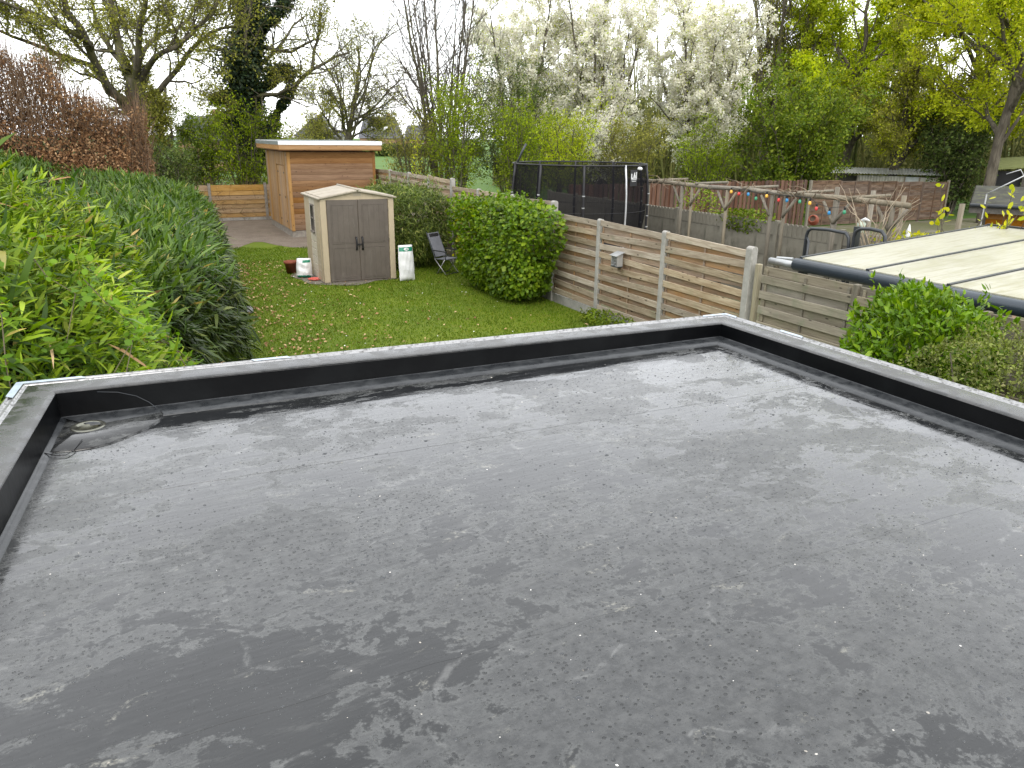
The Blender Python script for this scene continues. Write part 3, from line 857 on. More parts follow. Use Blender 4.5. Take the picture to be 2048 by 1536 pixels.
V, Q = [], []
idx = {}
for i, x in enumerate(xs):
    for j, y in enumerate(ys):
        a, b = inside(x, y) if not (abs(x - DX) <= SQ + .001 and abs(y - DY) <= SQ + .001) else (x, y)
        idx[i, j] = len(V); V.append((a, b, zsurf(a, b)))
for i in range(len(xs) - 1):
    for j in range(len(ys) - 1):
        if xs[i] >= DX - SQ - 1e-6 and xs[i + 1] <= DX + SQ + 1e-6 and ys[j] >= DY - SQ - 1e-6 and ys[j + 1] <= DY + SQ + 1e-6: continue
        Q.append((idx[i, j], idx[i + 1, j], idx[i + 1, j + 1], idx[i, j + 1]))
b0 = len(V); NS = 40
for rr in range(3):
    for s in range(NS):
        a = 2 * math.pi * s / NS; ca, sa = math.cos(a), math.sin(a)
        sq = SQ / max(abs(ca), abs(sa)); rad = (DR, DR + .02, sq)[rr]
        V.append((DX + ca * rad, DY + sa * rad, roofz(DX + ca * rad) + (-.012, -.002, 0)[rr]))
for rr in range(2):
    for s in range(NS): Q.append((b0 + rr * NS + s, b0 + (rr + 1) * NS + s, b0 + (rr + 1) * NS + (s + 1) % NS, b0 + rr * NS + (s + 1) % NS))
mobj("roof_membrane", npmesh("roof_membrane", np.array(V), Q, None, M['roof'], True), EXT)

# patch with a curved cut edge welded round the outlet
prof = [(-.52, 3.64), (-.48, 3.635), (-.40, 3.62), (-.33, 3.62), (-.26, 3.64), (-.20, 3.685), (-.14, 3.74), (-.085, 3.80), (-.04, 3.87), (-.028, 3.95), (-.05, 4.03), (-.10, 4.06), (-.25, 4.07), (-.40, 4.075), (-.475, 4.075), (-.478, 3.95), (-.485, 3.8)]
angs = np.array([math.atan2(y - DY, x - DX) for x, y in prof]); rads = np.array([math.hypot(x - DX, y - DY) for x, y in prof])
od = np.argsort(angs); angs, rads = angs[od], rads[od]
V, Q = [], []; NS = 90
for ring in range(3):
    for s in range(NS):
        a = -math.pi + 2 * math.pi * s / NS; ro = np.interp(a, angs, rads, period=2 * math.pi)
        rad = (DR + .022, ro, ro + .003)[ring]; x, y = DX + math.cos(a) * rad, DY + math.sin(a) * rad
        V.append((x, y, roofz(x) + (.0035, .0055, -.003)[ring]))
for r_ in range(2):
    for s in range(NS): Q.append((r_ * NS + s, (r_ + 1) * NS + s, (r_ + 1) * NS + (s + 1) % NS, r_ * NS + (s + 1) % NS))
mobj("outlet_patch", npmesh("outlet_patch", np.array(V), Q, None, M['roof_patch'], False), EXT)
dz = roofz(DX)
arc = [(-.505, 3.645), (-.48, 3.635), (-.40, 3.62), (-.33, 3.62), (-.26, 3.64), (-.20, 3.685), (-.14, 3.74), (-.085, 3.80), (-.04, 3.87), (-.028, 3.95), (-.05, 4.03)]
G().tube([(x, y, roofz(x) + .004) for x, y in arc], .0028, 5).build("patch_edge", M['rubber'], EXT, smooth=True)  # black tubes draw the sealant bead and the shadow line of the cut
G().tube([(-.05, 4.03, roofz(-.05) + .006), (-.085, 4.068, roofz(-.05) + .035), (-.14, 4.074, roofz(-.05) + .075), (-.22, 4.078, roofz(-.05) + .105), (-.31, 4.082, roofz(-.05) + .118)], .002, 5).build("patch_edge", M['frame_dark'] if 'frame_dark' in M else M['rubber'], EXT, smooth=True)
g = G().lathe([(DR + .026, dz + .004), (DR + .022, dz + .0075), (DR + .006, dz + .006), (DR, dz - .004), (DR - .003, dz - .05), (DR - .006, dz - .13), (.0, dz - .132)], 32, (DX, DY, 0))
g.build("drain_outlet", M['steel'], EXT, smooth=True)
# seam lines where sheets overlap
for (x0, y0, x1, y1) in ((-.50, 3.06, 3.50, 2.86), (-.52, 1.62, 3.52, 1.50)):
    g = G(); P = []
    for i in range(61):
        t = i / 60; x, y = x0 + (x1 - x0) * t, y0 + (y1 - y0) * t + .003 * math.sin(i * 1.7)
        z = zsurf(x, y); P += [(x, y, z + .0007), (x, y + .05, zsurf(x, y + .05) + .0003), (x, y - .002, z - .002)]
    F = []
    for i in range(60): F += [(i * 3, i * 3 + 3, i * 3 + 4, i * 3 + 1), (i * 3 + 2, i * 3 + 5, i * 3 + 3, i * 3)]
    g.add(P, F).build("membrane_seam", M['roof'], EXT)

# loose wire on the membrane
g = G()
g.tube([(-.375, 3.72, 2.364), (-.39, 3.66, 2.363), (-.405, 3.60, 2.362), (-.43, 3.562, 2.361), (-.47, 3.575, 2.361), (-.515, 3.62, 2.362)], .0022, 5)
tag(g.build("wire", M['rubber'], None, smooth=True), "short bent black wire lying on the roof near the drain", "wire")
# grit and drops on the membrane
rngr = np.random.default_rng(21)


def roof_scatter(n, near=1.0):
    x = rngr.uniform(-.45, 3.45, n); y = .4 + 3.4 * rngr.random(n) ** near
    return x, y


V, T3 = [], []
ico = np.array([(0, 0, 1), (.9, 0, .1), (.28, .85, .1), (-.72, .52, .1), (-.72, -.52, .1), (.28, -.85, .1)]);
it = np.array([(0, 1, 2), (0, 2, 3), (0, 3, 4), (0, 4, 5), (0, 5, 1)])
x, y = roof_scatter(300)
for i in range(len(x)):
    s = rngr.choice([.0016, .0022, .0032, .0048], p=[.45, .33, .17, .05]); a = rngr.uniform(0, 6.28)
    sc = np.array([s * rngr.uniform(.7, 1.6), s, s * .7]); q = ico * sc
    q = q @ np.array([[math.cos(a), math.sin(a), 0], [-math.sin(a), math.cos(a), 0], [0, 0, 1]])
    T3.append(it + len(V) * 6); V.append(q + np.array([x[i], y[i], zsurf(x[i], y[i])]))
o = mobj("grit", npmesh("grit", np.concatenate(V), None, np.concatenate(T3), M['grit']))
tag(o, "pale grit and crumbs scattered on the wet flat roof", "grit", kind="stuff")
n = 9000
cx, cy = roof_scatter(260, 1.0)
ci = rngr.integers(0, 260, n)
x = cx[ci] + rngr.normal(0, .12, n); y = cy[ci] + rngr.normal(0, .09, n)
ok = (x > -.42) & (x < 3.45) & (y > .3) & (y < 3.7); x, y = x[ok], y[ok]; n = len(x)
z = np.array([zsurf(a, b) for a, b in zip(x, y)])
s = rngr.lognormal(-6.15, .45, n)
ring = np.array([(math.cos(a), math.sin(a)) for a in np.arange(7) * 2 * math.pi / 7])
V = np.zeros((n, 15, 3))
el_ = rngr.uniform(.8, 1.5, n)
for q in range(7):
    V[:, q] = np.stack([x + s * ring[q, 0] * el_, y + s * ring[q, 1], z - .0003], 1)
    V[:, 7 + q] = np.stack([x + s * .66 * ring[q, 0] * el_, y + s * .66 * ring[q, 1], z + s * .36], 1)
V[:, 14] = np.stack([x, y, z + s * .5], 1)
b = (np.arange(n) * 15)[:, None]
Q = np.concatenate([b + np.array([[q, (q + 1) % 7, 7 + (q + 1) % 7, 7 + q]]) for q in range(7)])
T3 = np.concatenate([b + np.array([[7 + q, 7 + (q + 1) % 7, 14]]) for q in range(7)])
o = mobj("rain_drops", npmesh("rain_drops", V.reshape(-1, 3), Q, T3, M['drop'], True))
tag(o, "beads of rain standing on the flat roof membrane", "raindrops", kind="stuff")

# ------------------------------------------------------------------ fences
def board_mesh(name, axis, L, h, t, mat, seed=0, bev=.004):
    g = G()
    if axis == 'y': g.box(-t / 2, t / 2, -L / 2, L / 2, -h / 2, h / 2)
    else: g.box(-L / 2, L / 2, -t / 2, t / 2, -h / 2, h / 2)
    return g.mesh(name, mat, bevel=bev)


def conc_post(name, parent, x, y, top, w=.11, wood=None):
    g = G()
    prof = []
    for i in range(9):
        a = math.pi * i / 8; prof.append((-math.cos(a) * w / 2, top - w * .35 + math.sin(a) * w * .35))
    poly = [(-w / 2, 0.0)] + prof + [(w / 2, 0.0)]
    g.prism(poly, w * 1.05, 'y', -w * 1.05 / 2)
    return g.build("post", wood or M['concrete'], parent, (x, y, 0), bevel=.006)


FX = 8.60
FEN = empty("timber_fence", (FX, 20, 0), "silvered horizontal slat fence with concrete posts along the lawn", "fence")
py_ = [9.05, 11.27, 13.5, 15.5, 17.68, 19.87, 21.88, 23.96, 26.0, 28.2, 30.4, 32.6, 34.8, 36.6]
rgf = random.Random(8)


def step(y): return 2.07 if y < 15.4 else (2.29 if y < 21.8 else 2.48)


mf = {}
for i in range(len(py_) - 1):
    y0, y1 = py_[i] + .055, py_[i + 1] - .055; top = step((y0 + y1) / 2); L = y1 - y0
    key = round(L, 2)
    if key not in mf: mf[key] = (board_mesh("slat", 'y', L, .118, .018, M['fence_wood']), board_mesh("slat", 'y', L, .118, .018, M['fence_back']))
    zc = top - .06; j = 0
    while zc > .22:
        o = mobj("slat", mf[key][0] if j % 2 == 0 else mf[key][1], FEN, (-.026 if j % 2 == 0 else .024, (y0 + y1) / 2 - 20, zc + rgf.uniform(-.004, .004)), (R(rgf.uniform(-1.5, 1.5)), R(rgf.uniform(-2, 2)), 0))
        if j % 2 == 0 and zc < top - 1.2: pass
        zc -= .108; j += 1
    for t in (.5,):
        g = G().box(-.006, .006, -.022, .022, .2, top - .01)
        g.build("batten", M['fence_back'], FEN, (0, y0 + L * t - 20, 0))
    for t in (.03, .97):
        G().box(-.006, .006, -.02, .02, .2, top - .02).build("batten", M['fence_back'], FEN, (.002, y0 + L * t - 20, 0))
    G().box(-.02, .02, -L / 2, L / 2, 0, .20).build("base_plate", M['concrete'], FEN, (0, (y0 + y1) / 2 - 20, 0))
for i, y in enumerate(py_):
    t = max(step(y - .3), step(y + .3)) + .04
    conc_post("post", FEN, 0, y - 20, t, .11 if i not in (0, 3, 6) else .13)

FG = empty("grey_panel_fence", (FX, 6, 0), "lower grey slat fence under the dark gutter of the canopy", "fence")
gy = [8.80, 7.0, 5.2, 3.4, 1.6]
for i in range(len(gy) - 1):
    y1, y0 = gy[i] - .04, gy[i + 1] + .04; L = y1 - y0
    if i == 0:
        gm = (board_mesh("slat", 'y', L, .135, .02, M['fence_grey']), board_mesh("slat", 'y', L, .125, .018, M['fence_grey']))
    zc = 1.77; j = 0
    while zc > .1:
        mobj("slat", gm[j % 2], FG, (-.028 if j % 2 else .02, (y0 + y1) / 2 - 6, zc + rgf.uniform(-.004, .004)), (R(rgf.uniform(-.4, .4)), R(rgf.uniform(-3, 3)), 0))
        zc -= .122; j += 1
    for t in (.05, .5, .95): G().box(-.008, .008, -.02, .02, .05, 1.80).build("batten", M['fence_grey'], FG, (-.004, y0 + L * t - 6, 0))
    G().box(-.045, .045, -.04, .04, 0, 1.86).build("post", M['post_yellow'] if i == 0 else M['post_wood'], FG, (.0, y1 + .04 - 6 + (.06 if i == 0 else 0), 0), bevel=.008)

BF = empty("new_board_fence", (3, 36.5, 0), "new yellow board fence with grey posts at the garden end", "fence")
bx = [-1.9, .5, 2.84, 5.22, 7.5]
nm = None
for i in range(len(bx) - 1):
    L = bx[i + 1] - bx[i] - .1
    for j in range(7):
        g = G().prism([(-.012, -.125), (.012, -.125), (.004, .125), (-.010, .125)], L, 'x', -L / 2)
        z = .27 + .195 * j
        g.build("board", M['fence_new'], BF, ((bx[i] + bx[i + 1]) / 2 - 3, -.01 - .004 * (j % 2), z), rot=(R(-5.5), 0, 0))
    G().box(-L / 2, L / 2, -.025, .025, 0, .18).build("base_plate", M['concrete'], BF, ((bx[i] + bx[i + 1]) / 2 - 3, 0, 0))
for x in bx: G().box(-.06, .06, -.06, .06, 0, 1.64).build("post", M['plinth'], BF, (x - 3, -.02, 0), bevel=.008)

# ------------------------------------------------------------------ brown timber shed
BS = empty("timber_shed", (5.08, 29.5, 0), "brown timber shed with flat overhanging roof and white edge", "shed")
W_, D2 = 3.32, 5.0
G().box(.03, W_ - .03, .03, D2, .25, 3.12).build("wall_core", M['shed_wood'], BS)
G().box(.01, W_ - .01, .01, D2, 0, .26).build("plinth", M['plinth'], BS)
nb = 14; bh = (3.10 - .26) / nb
for j in range(nb):
    g = G().prism([(0, 0), (-.006, .012), (-.014, bh * .5), (-.006, bh - .012), (0, bh - .002), (.02, bh - .002), (.02, 0)], W_ - .22, 'x', 0)
    g.build("board", M['shed_wood'], BS, (.11, 0, .26 + j * bh))
G().box(0, .11, -.022, .09, .24, 3.12).build("corner_post", M['shed_wood_v'], BS, bevel=.006)
G().box(W_ - .11, W_, -.022, .09, .24, 3.12).build("corner_post", M['shed_wood'], BS, bevel=.006)
# west side: vertical boards, ledged door
y = .1
while y < 4.9:
    if y < .42 or y > 2.2:
        G().box(-.014, .03, 0, .145, .26, 3.1).build("board", M['shed_wood_v'], BS, (0, y, 0), bevel=.004)
    else:
        G().box(-.014, .03, 0, .145, 2.62, 3.1).build("board", M['shed_wood_v'], BS, (0, y, 0), bevel=.004)
    y += .15
DO = G().box(-.006, .02, .56, 2.18, .27, 2.6).build("door", M['shed_wood_v'], BS)
for q in range(4): G().box(-.024, -.005, 0, .385, .28, 2.58).build("door_board", M['shed_wood_v'], DO, (0, .58 + q * .398, 0), bevel=.006)
for yy in (.66, 1.95):
    for zz in (.55, 1.45, 2.35): G().box(-.038, -.02, 0, .10, -.03, .03).build("hinge", M['black'], DO, (0, yy, zz))
G().box(-.30, W_ + .20, -.28, D2 + .3, 3.20, 3.36).build("fascia", M['shed_fascia'], BS, bevel=.006)
G().box(-.315, W_ + .215, -.295, D2 + .3, 3.362, 3.50).build("roof_trim", M['white_trim'], BS, bevel=.006)
G().box(-.27, W_ + .17, -.25, D2 + .27, 3.495, 3.515).build("roof", M['roof_felt'], BS)
G().box(-.29, W_ + .19, -.27, D2 + .29, 3.17, 3.20).build("soffit", M['shed_wood'], BS)
G().box(-.302, -.29, -.285, D2 + .3, 3.202, 3.355).build("side_fascia", M['shed_fascia_y'], BS, (-.002, .004, 0))
G().box(-.318, -.31, -.29, D2 + .3, 3.372, 3.49).build("side_trim", M['roof_felt'], BS, (-.002, 0, 0))

# ------------------------------------------------------------------ beige resin shed
RS = empty("resin_shed", (4.10, 19.62, 0), "beige plastic garden shed with grey brown double doors", "shed")
w, d, ev, rd = 1.93, 1.98, 2.20, 2.385
G().box(.02, w - .02, .02, d - .02, .03, ev - .03).build("body", M['beige'], RS)
G().box(-.02, w + .02, -.03, d + .02, .0, .035).build("floor_panel", M['taupe'], RS, bevel=.008)
# front: corner pilasters, doors
for x0 in (0, w - .15): G().box(x0, x0 + .15, -.02, .14, .035, ev - .05).build("corner_panel", M['beige'], RS, bevel=.012, seg=2)
for s in (0, 1):
    x0 = .165 + s * .805; dw = .795
    Dd = G().box(x0, x0 + dw, -.018, .02, .05, ev - .06).build("door", M['taupe'], RS, bevel=.008)
    for (z0, z1) in ((.12, .93), (1.03, 2.02)):
        fr = G()
        a, b = x0 + .10, x0 + dw - .10
        fr.box(a, b, -.026, -.016, z1 - .015, z1); fr.box(a, b, -.026, -.016, z0, z0 + .015)
        fr.box(a, a + .015, -.026, -.016, z0 + .015, z1 - .015); fr.box(b - .015, b, -.026, -.016, z0 + .015, z1 - .015)
        fr.build("door_moulding", M['taupe'], Dd)
        for q in range(4):
            cx = a + .03 + q * (b - a - .03) / 4
            G().box(cx, cx + (b - a - .03) / 4 - .014, -.0215, -.0165, z0 + .03, z1 - .03).build("door_plank", M['taupe'], Dd, bevel=.002)
    hx = x0 + (dw - .075 if s == 0 else .075)
    h = G(); h.tube([(hx, -.02, .86), (hx, -.055, .90), (hx, -.062, 1.02), (hx, -.055, 1.14), (hx, -.02, 1.18)], [.028, .022, .018, .022, .028], 8)
    h.build("handle", M['black'], Dd, smooth=True)
    for zz in (.35, 1.1, 1.85): G().box(-.012, .012, -.03, -.012, -.04, .04).build("hinge", M['taupe'], Dd, (x0 + (0.004 if s == 0 else dw - .004), 0, zz))
G().box(.91, 1.02, -.052, -.03, .985, 1.015).build("latch", M['black'], RS)
# west side: pilasters, boarded middle, window
for (y0, y1, mm) in ((.14, .62, 'beige'), (1.36, 1.96, 'beige')):
    G().box(-.012, .03, y0, y1, .035, ev - .05).build("side_panel", M[mm], RS, bevel=.008)
nbd = 11; hb = (ev - .09) / nbd
for q in range(nbd):
    G().box(-.004, .03, .63, 1.35, 0, hb - .014).build("side_board", M['cream'], RS, (0, 0, .04 + q * hb), bevel=.006)
for q in range(14):
    G().box(-.016, -.011, .2, .5, 0, .03).build("side_ridge", M['beige'], RS, (0, 0, .16 + q * .14), bevel=.002)
WI = G().box(-.024, .01, .78, 1.16, 1.28, 1.98).build("window", M['window_frame'], RS, bevel=.006)
for (a, b) in ((.815, .955), (.985, 1.125)):
    for (c_, d_) in ((1.32, 1.61), (1.65, 1.94)): G().box(-.027, -.022, a, b, c_, d_).build("pane", M['glass_dark'], WI)
G().box(-.045, -.005, .74, 1.20, 1.235, 1.28).build("sill", M['window_frame'], WI, bevel=.005)
# gable and roof
G().prism([(.0, ev - .06), (w, ev - .06), (w + .02, ev - .01), (w / 2, rd - .05), (-.02, ev - .01)], .03, 'y', -.012).build("gable", M['beige'], RS)
for zz in range(4): G().box(w / 2 - .10, w / 2 + .10, -.025, -.01, 0, .014).build("vent_slat", M['shed_roof'], RS, (0, 0, ev + .035 + zz * .027))
for s in (-1, 1):
    cxr = w / 2
    RO = G(); e = cxr + .07
    RO.prism([(cxr, rd), (cxr + s * e, ev - .005), (cxr + s * e, ev - .045), (cxr, rd - .045)], d + .18, 'y', -.08)
    ro = RO.build("roof_panel", M['shed_roof'], RS, bevel=.008)
    nrmz = Vector((s * (rd - ev), 0, e)).normalized()
    for q in range(3):
        y0 = -.02 + q * .64; gq = G()
        for t0, t1 in ((.10, .92),):
            a = Vector((cxr + s * e * t0, 0, rd - (rd - ev) * t0)); b = Vector((cxr + s * e * t1, 0, rd - (rd - ev) * t1))
            n_ = nrmz * .012
            gq.add([(a.x + n_.x, y0, a.z + n_.z), (b.x + n_.x, y0, b.z + n_.z), (b.x + n_.x, y0 + .54, b.z + n_.z), (a.x + n_.x, y0 + .54, a.z + n_.z),
                    (a.x, y0 - .03, a.z), (b.x, y0 - .03, b.z), (b.x, y0 + .57, b.z), (a.x, y0 + .57, a.z)], [(0, 1, 2, 3), (0, 4, 5, 1), (1, 5, 6, 2), (2, 6, 7, 3), (3, 7, 4, 0)])
        gq.build("roof_rib", M['shed_roof'], ro)
G().tube([(w / 2, -.085, rd + .004), (w / 2, d + .10, rd + .004)], .035, 8).build("ridge_cap", M['shed_roof'], RS, smooth=True)

# ------------------------------------------------------------------ sacks, pot, chair, feeder, stone
def sack(name, label, loc, w, h, t, rz, tilt, seed, bands, fold=0.02):
    rg = np.random.default_rng(seed); root = empty(name, loc, label, "sack", rz=rz)
    nx, nz = 14, 22
    def surf(u, v, s):
        bul = (1 - abs(2 * u - 1) ** 3.0) * (1 - abs(2 * v - 1) ** 6) ** .7
        wv = fold * (math.sin(9 * u + 5 * v + seed) * .4 + math.sin(17 * v + 4 * u) * .35 + math.sin(23 * u - 13 * v) * .25)
        pin = 1 - .10 * (1 - math.sin(math.pi * min(1, v * 1.1))) + (.06 if v < .15 else 0)
        x = (u - .5) * w * pin; z = v * h
        return Vector((x, s * (t / 2 * bul * (1.25 - .5 * v) + wv * bul) + math.sin(tilt) * z, math.cos(tilt) * z))
    g = G(); V = []; F = []
    for s in (-1, 1):
        b = len(V)
        for j in range(nz + 1):
            for i in range(nx + 1): V.append(surf(i / nx, j / nz, s))
        for j in range(nz):
            for i in range(nx):
                q = (b + j * (nx + 1) + i, b + j * (nx + 1) + i + 1, b + (j + 1) * (nx + 1) + i + 1, b + (j + 1) * (nx + 1) + i)
                F.append(q if s < 0 else q[::-1])
    g.add(V, F).build("sack_body", M['bagwhite'], root, smooth=True)
    def patch(nm, u0, u1, v0, v1, mat, off, oval=False):
        gp = G(); V = []; F = []; n, m = (10, 4)
        if oval:
            cu, cv, ru, rv = (u0 + u1) / 2, (v0 + v1) / 2, (u1 - u0) / 2, (v1 - v0) / 2
            c = surf(cu, cv, -1); V.append((c.x, c.y - off, c.z))
            for i in range(20):
                a = 2 * math.pi * i / 20; c = surf(cu + ru * math.cos(a), cv + rv * math.sin(a), -1); V.append((c.x, c.y - off, c.z))
            F = [(0, 1 + i, 1 + (i + 1) % 20) for i in range(20)]
        else:
            for j in range(m + 1):
                for i in range(n + 1):
                    c = surf(u0 + (u1 - u0) * i / n, v0 + (v1 - v0) * j / m, -1); V.append((c.x, c.y - off, c.z))
            F = [(j * (n + 1) + i, j * (n + 1) + i + 1, (j + 1) * (n + 1) + i + 1, (j + 1) * (n + 1) + i) for j in range(m) for i in range(n)]
        gp.add(V, F).build(nm, mat, root, smooth=True)
    for b in bands: patch(*b)
    return root


sack("soil_sack", "tall white sack with green band upright beside the resin shed door", (6.24, 19.28, .012), .44, .94, .16, R(4), R(6), 2,
     [("print_band", .03, .97, .83, .945, M['baggreen'], .004), ("print_oval", .32, .70, .85, .925, M['bagwhite'], .008, True), ("print_word", .40, .62, .876, .90, M['baggreen'], .011),
      ("print_line", .18, .78, .42, .425, M['bagprint'], .004), ("print_line", .18, .70, .38, .385, M['bagprint'], .004), ("print_line", .2, .8, .30, .31, M['bagprint'], .004), ("print_line", .2, .74, .25, .26, M['bagprint'], .004), ("print_line", .2, .8, .2, .206, M['bagprint'], .004)], .022)
sack("soil_sack", "short slumped white and green sack behind the red lid", (3.80, 20.78, .012), .42, .52, .30, R(-20), R(10), 5,
     [("print_band", .05, .95, .04, .16, M['baggreen'], .004), ("print_patch", .45, .95, .80, .92, M['baggreen'], .004)], .03)
PO = empty("flower_pot", (3.60, 21.6, .02), "terracotta flower pot left of the slumped sack", "pot")
G().lathe([(.0, .01), (.12, .01), (.125, 0), (.17, .27), (.195, .275), (.195, .335), (.175, .335), (.165, .29), (.15, .28)], 20).build("pot_body", M['terracotta'], PO, smooth=True)
G().lathe([(.0, .285), (.155, .28)], 20).build("pot_soil", M['soil'], PO)
LI = empty("pot_saucer", (3.98, 20.30, .018), "flat red plastic saucer lying on the ground", "saucer")
G().lathe([(0, .012), (.14, .012), (.17, .035), (.185, .035), (.18, .02), (.15, .0), (0, .0)], 20).build("dish", M['redplastic'], LI, smooth=True)
G().lathe([(.05, .014), (.055, .03), (.06, .014)], 16).build("dish_ring", M['redplastic'], LI, smooth=True)

CH = empty("folding_chair", (7.62, 19.95, .01), "grey folding garden chair between bamboo and leafy bush", "chair", rz=R(28))
def slab(nm, a, b, wd, th, mat):
    g = G(); g.beam(a, b, wd, th); return g.build(nm, mat, CH, bevel=.008)
slab("seat", (0, -.24, .43), (0, .22, .40), .46, .03, M['chairfab'])
slab("backrest", (0, .20, .46), (0, .50, 1.10), .44, .025, M['chairfab'])
slab("headrest", (0, .455, 1.00), (0, .485, 1.08), .36, .07, M['black'])
for s in (-1, 1):
    G().tube([(s * .245, -.26, .43), (s * .245, .20, .41), (s * .24, .52, 1.13)], .014, 6).build("side_rail", M['frame_dark'], CH, smooth=True)
    G().tube([(s * .25, .14, .0), (s * .25, -.16, .42)], .013, 6).build("leg", M['chairmetal'], CH, smooth=True)
    G().tube([(s * .27, -.22, .0), (s * .27, .20, .42)], .013, 6).build("leg", M['chairmetal'], CH, smooth=True)
    G().beam((s * .275, -.26, .64), (s * .275, .26, .66), .05, .025).build("armrest", M['black'], CH, bevel=.006)
    G().tube([(s * .275, -.2, .43), (s * .275, -.22, .63)], .011, 6).build("arm_support", M['frame_dark'], CH)
for yy in (.14, -.22): G().tube([(-.26, yy, .02), (.26, yy, .02)], .012, 6).build("foot_bar", M['frame_dark'], CH)

FE = empty("bird_feeder", (8.50, 12.57, 1.28), "small bird feeder with pale sloped lid fixed to the fence", "bird feeder")
G().prism([(-.17, .20), (.02, .27), (.02, .282), (-.17, .212)], .26, 'y', -.13).build("lid", M['zinc'], FE, bevel=.002)
for s in (-1, 1): G().prism([(-.13, 0), (0.0, 0), (0, .26), (-.13, .205)], .008, 'y', s * .105).build("side_plate", M['pole'], FE)
g = G()
for q in range(7): g.tube([(-.13, -.10 + q * .033, .0), (-.13, -.10 + q * .033, .20)], .003, 4)
for q in range(4): g.tube([(-.13, -.10, .02 + q * .055), (-.13, .10, .02 + q * .055)], .003, 4)
g.build("wire_front", M['pole'], FE)
G().box(-.14, 0, -.11, .11, -.02, .0).build("tray", M['frame_dark'], FE)
G().box(-.005, .012, -.06, .06, -.12, .26).build("back_plate", M['fence_back'], FE)

bm = bmesh.new(); bmesh.ops.create_icosphere(bm, subdivisions=2, radius=.12)
for v in bm.verts: v.co *= 1 + .18 * math.sin(v.co.x * 40 + v.co.y * 23) * .6; v.co.z *= .75
me = bpy.data.meshes.new("stone"); bm.to_mesh(me); bm.free(); me.materials.append(M['stone'])
tag(mobj("stone", me, None, (1.83, 16.9, .07)), "grey stone lying in the grass at the foot of the hedge", "stone")

# ------------------------------------------------------------------ trampoline next door
TR = empty("trampoline", (11.30, 18.97, 0), "round trampoline with black safety net behind the timber fence", "trampoline")
TRr, Zr, Zt = 1.86, .86, 3.02
NP = 10
a0 = R(63)
g = G(); Vt = []; Fq = []
NSg, ZN = 60, 8
for j in range(ZN + 1):
    v = j / ZN
    for i in range(NSg):
        a = 2 * math.pi * i / NSg; rr = (TRr - .10) + .10 * v + .10 * math.sin(math.pi * v)
        Vt.append((rr * math.cos(a), rr * math.sin(a), Zr + (Zt - Zr) * v))
for j in range(ZN):
    for i in range(NSg): Fq.append((j * NSg + i, j * NSg + (i + 1) % NSg, (j + 1) * NSg + (i + 1) % NSg, (j + 1) * NSg + i))
g.add(Vt, Fq).build("safety_net", M['net'], TR, smooth=True)
def ring(nm, r, z, tr, mat, parent=TR):
    g = G(); n = 60; pts = [(r * math.cos(2 * math.pi * i / n), r * math.sin(2 * math.pi * i / n), z) for i in range(n + 1)]
    return g.tube(pts, tr, 6, False).build(nm, mat, parent, smooth=True)
ring("top_ring", TRr + .02, Zt, .022, M['black']); ring("frame_ring", TRr + .02, Zr, .04, M['frame_dark']); ring("net_seam", TRr + .05, Zr + .95, .007, M['black'])
G().lathe([(0, Zr - .01), (TRr - .3, Zr - .01)], 40).build("jump_mat", M['black'], TR)
G().lathe([(TRr - .32, Zr + .02), (TRr - .15, Zr + .045), (TRr + .05, Zr + .03), (TRr + .06, Zr - .12)], 40).build("edge_pad", M['frame_dark'], TR, smooth=True)
for i in range(NP):
    a = a0 + 2 * math.pi * i / NP; c, s = math.cos(a), math.sin(a)
    bare = (i == 6)
    pts = [((TRr + .08) * c, (TRr + .08) * s, .05), ((TRr + .10) * c, (TRr + .10) * s, Zr + .4), ((TRr + .14) * c, (TRr + .14) * s, Zr + 1.3), ((TRr + .02) * c, (TRr + .02) * s, Zt + .02)]
    o, _ = resample(pts, 8)
    po = G().tube([tuple(q) for q in o], .034 if not bare else .026, 8).build("net_pole", M['black'] if not bare else M['pole'], TR, smooth=True)
    if not bare:
        for zz in (1.35, 1.65, 1.95, 2.25):
            G().tube([((TRr + .12) * c, (TRr + .12) * s, zz), ((TRr + .12) * c, (TRr + .12) * s, zz + .028)], .040, 8).build("pole_clip", M['pole'], po)
    g = G().tube([((TRr + .0) * c, (TRr + .0) * s, Zr), ((TRr + .12) * c, (TRr + .12) * s, .04)], .03, 6)
    if i % 2 == 0: g.build("leg", M['frame_dark'], TR)
# one pole section sticking out, mark on the net
az = R(168)
G().tube([(TRr * math.cos(az), TRr * math.sin(az), Zt - .1), (TRr * math.cos(az) + .16, TRr * math.sin(az) - .06, Zt + .30), (TRr * math.cos(az) + .27, TRr * math.sin(az) - .10, Zt + .52)], [.028, .030, .032], 8).build("loose_pole_end", M['frame_dark'], TR, smooth=True)
def netpt(a, z, off=.03): return Vector(((TRr + .06 + off) * math.cos(a), (TRr + .06 + off) * math.sin(a), z))
am = R(-73)
lg = G(); lg.add([netpt(am - .075, Zt - .52), netpt(am + .075, Zt - .52), netpt(am + .075, Zt - .10), netpt(am - .075, Zt - .10)], [(0, 1, 2, 3)])
LB = lg.build("net_label", M['black'], TR)
def mark(a0, a1, z0, z1, sk=0.0):
    G().add([netpt(am + a0, Zt - z0, .036), netpt(am + a1, Zt - z0, .036), netpt(am + a1 + sk, Zt - z1, .036), netpt(am + a0 + sk, Zt - z1, .036)], [(0, 1, 2, 3)]).build("label_mark", M['bagwhite'], LB)
for args in ((-.060, -.042, .33, .20), (-.042, -.022, .33, .30), (-.020, -.006, .33, .17, .02), (.004, .018, .33, .17, .0), (.022, .034, .33, .24), (.040, .058, .33, .16), (-.055, .055, .36, .345), (-.045, .045, .40, .388)): mark(*args)
w_ = netpt(am + .13, Zt - .12, .03)
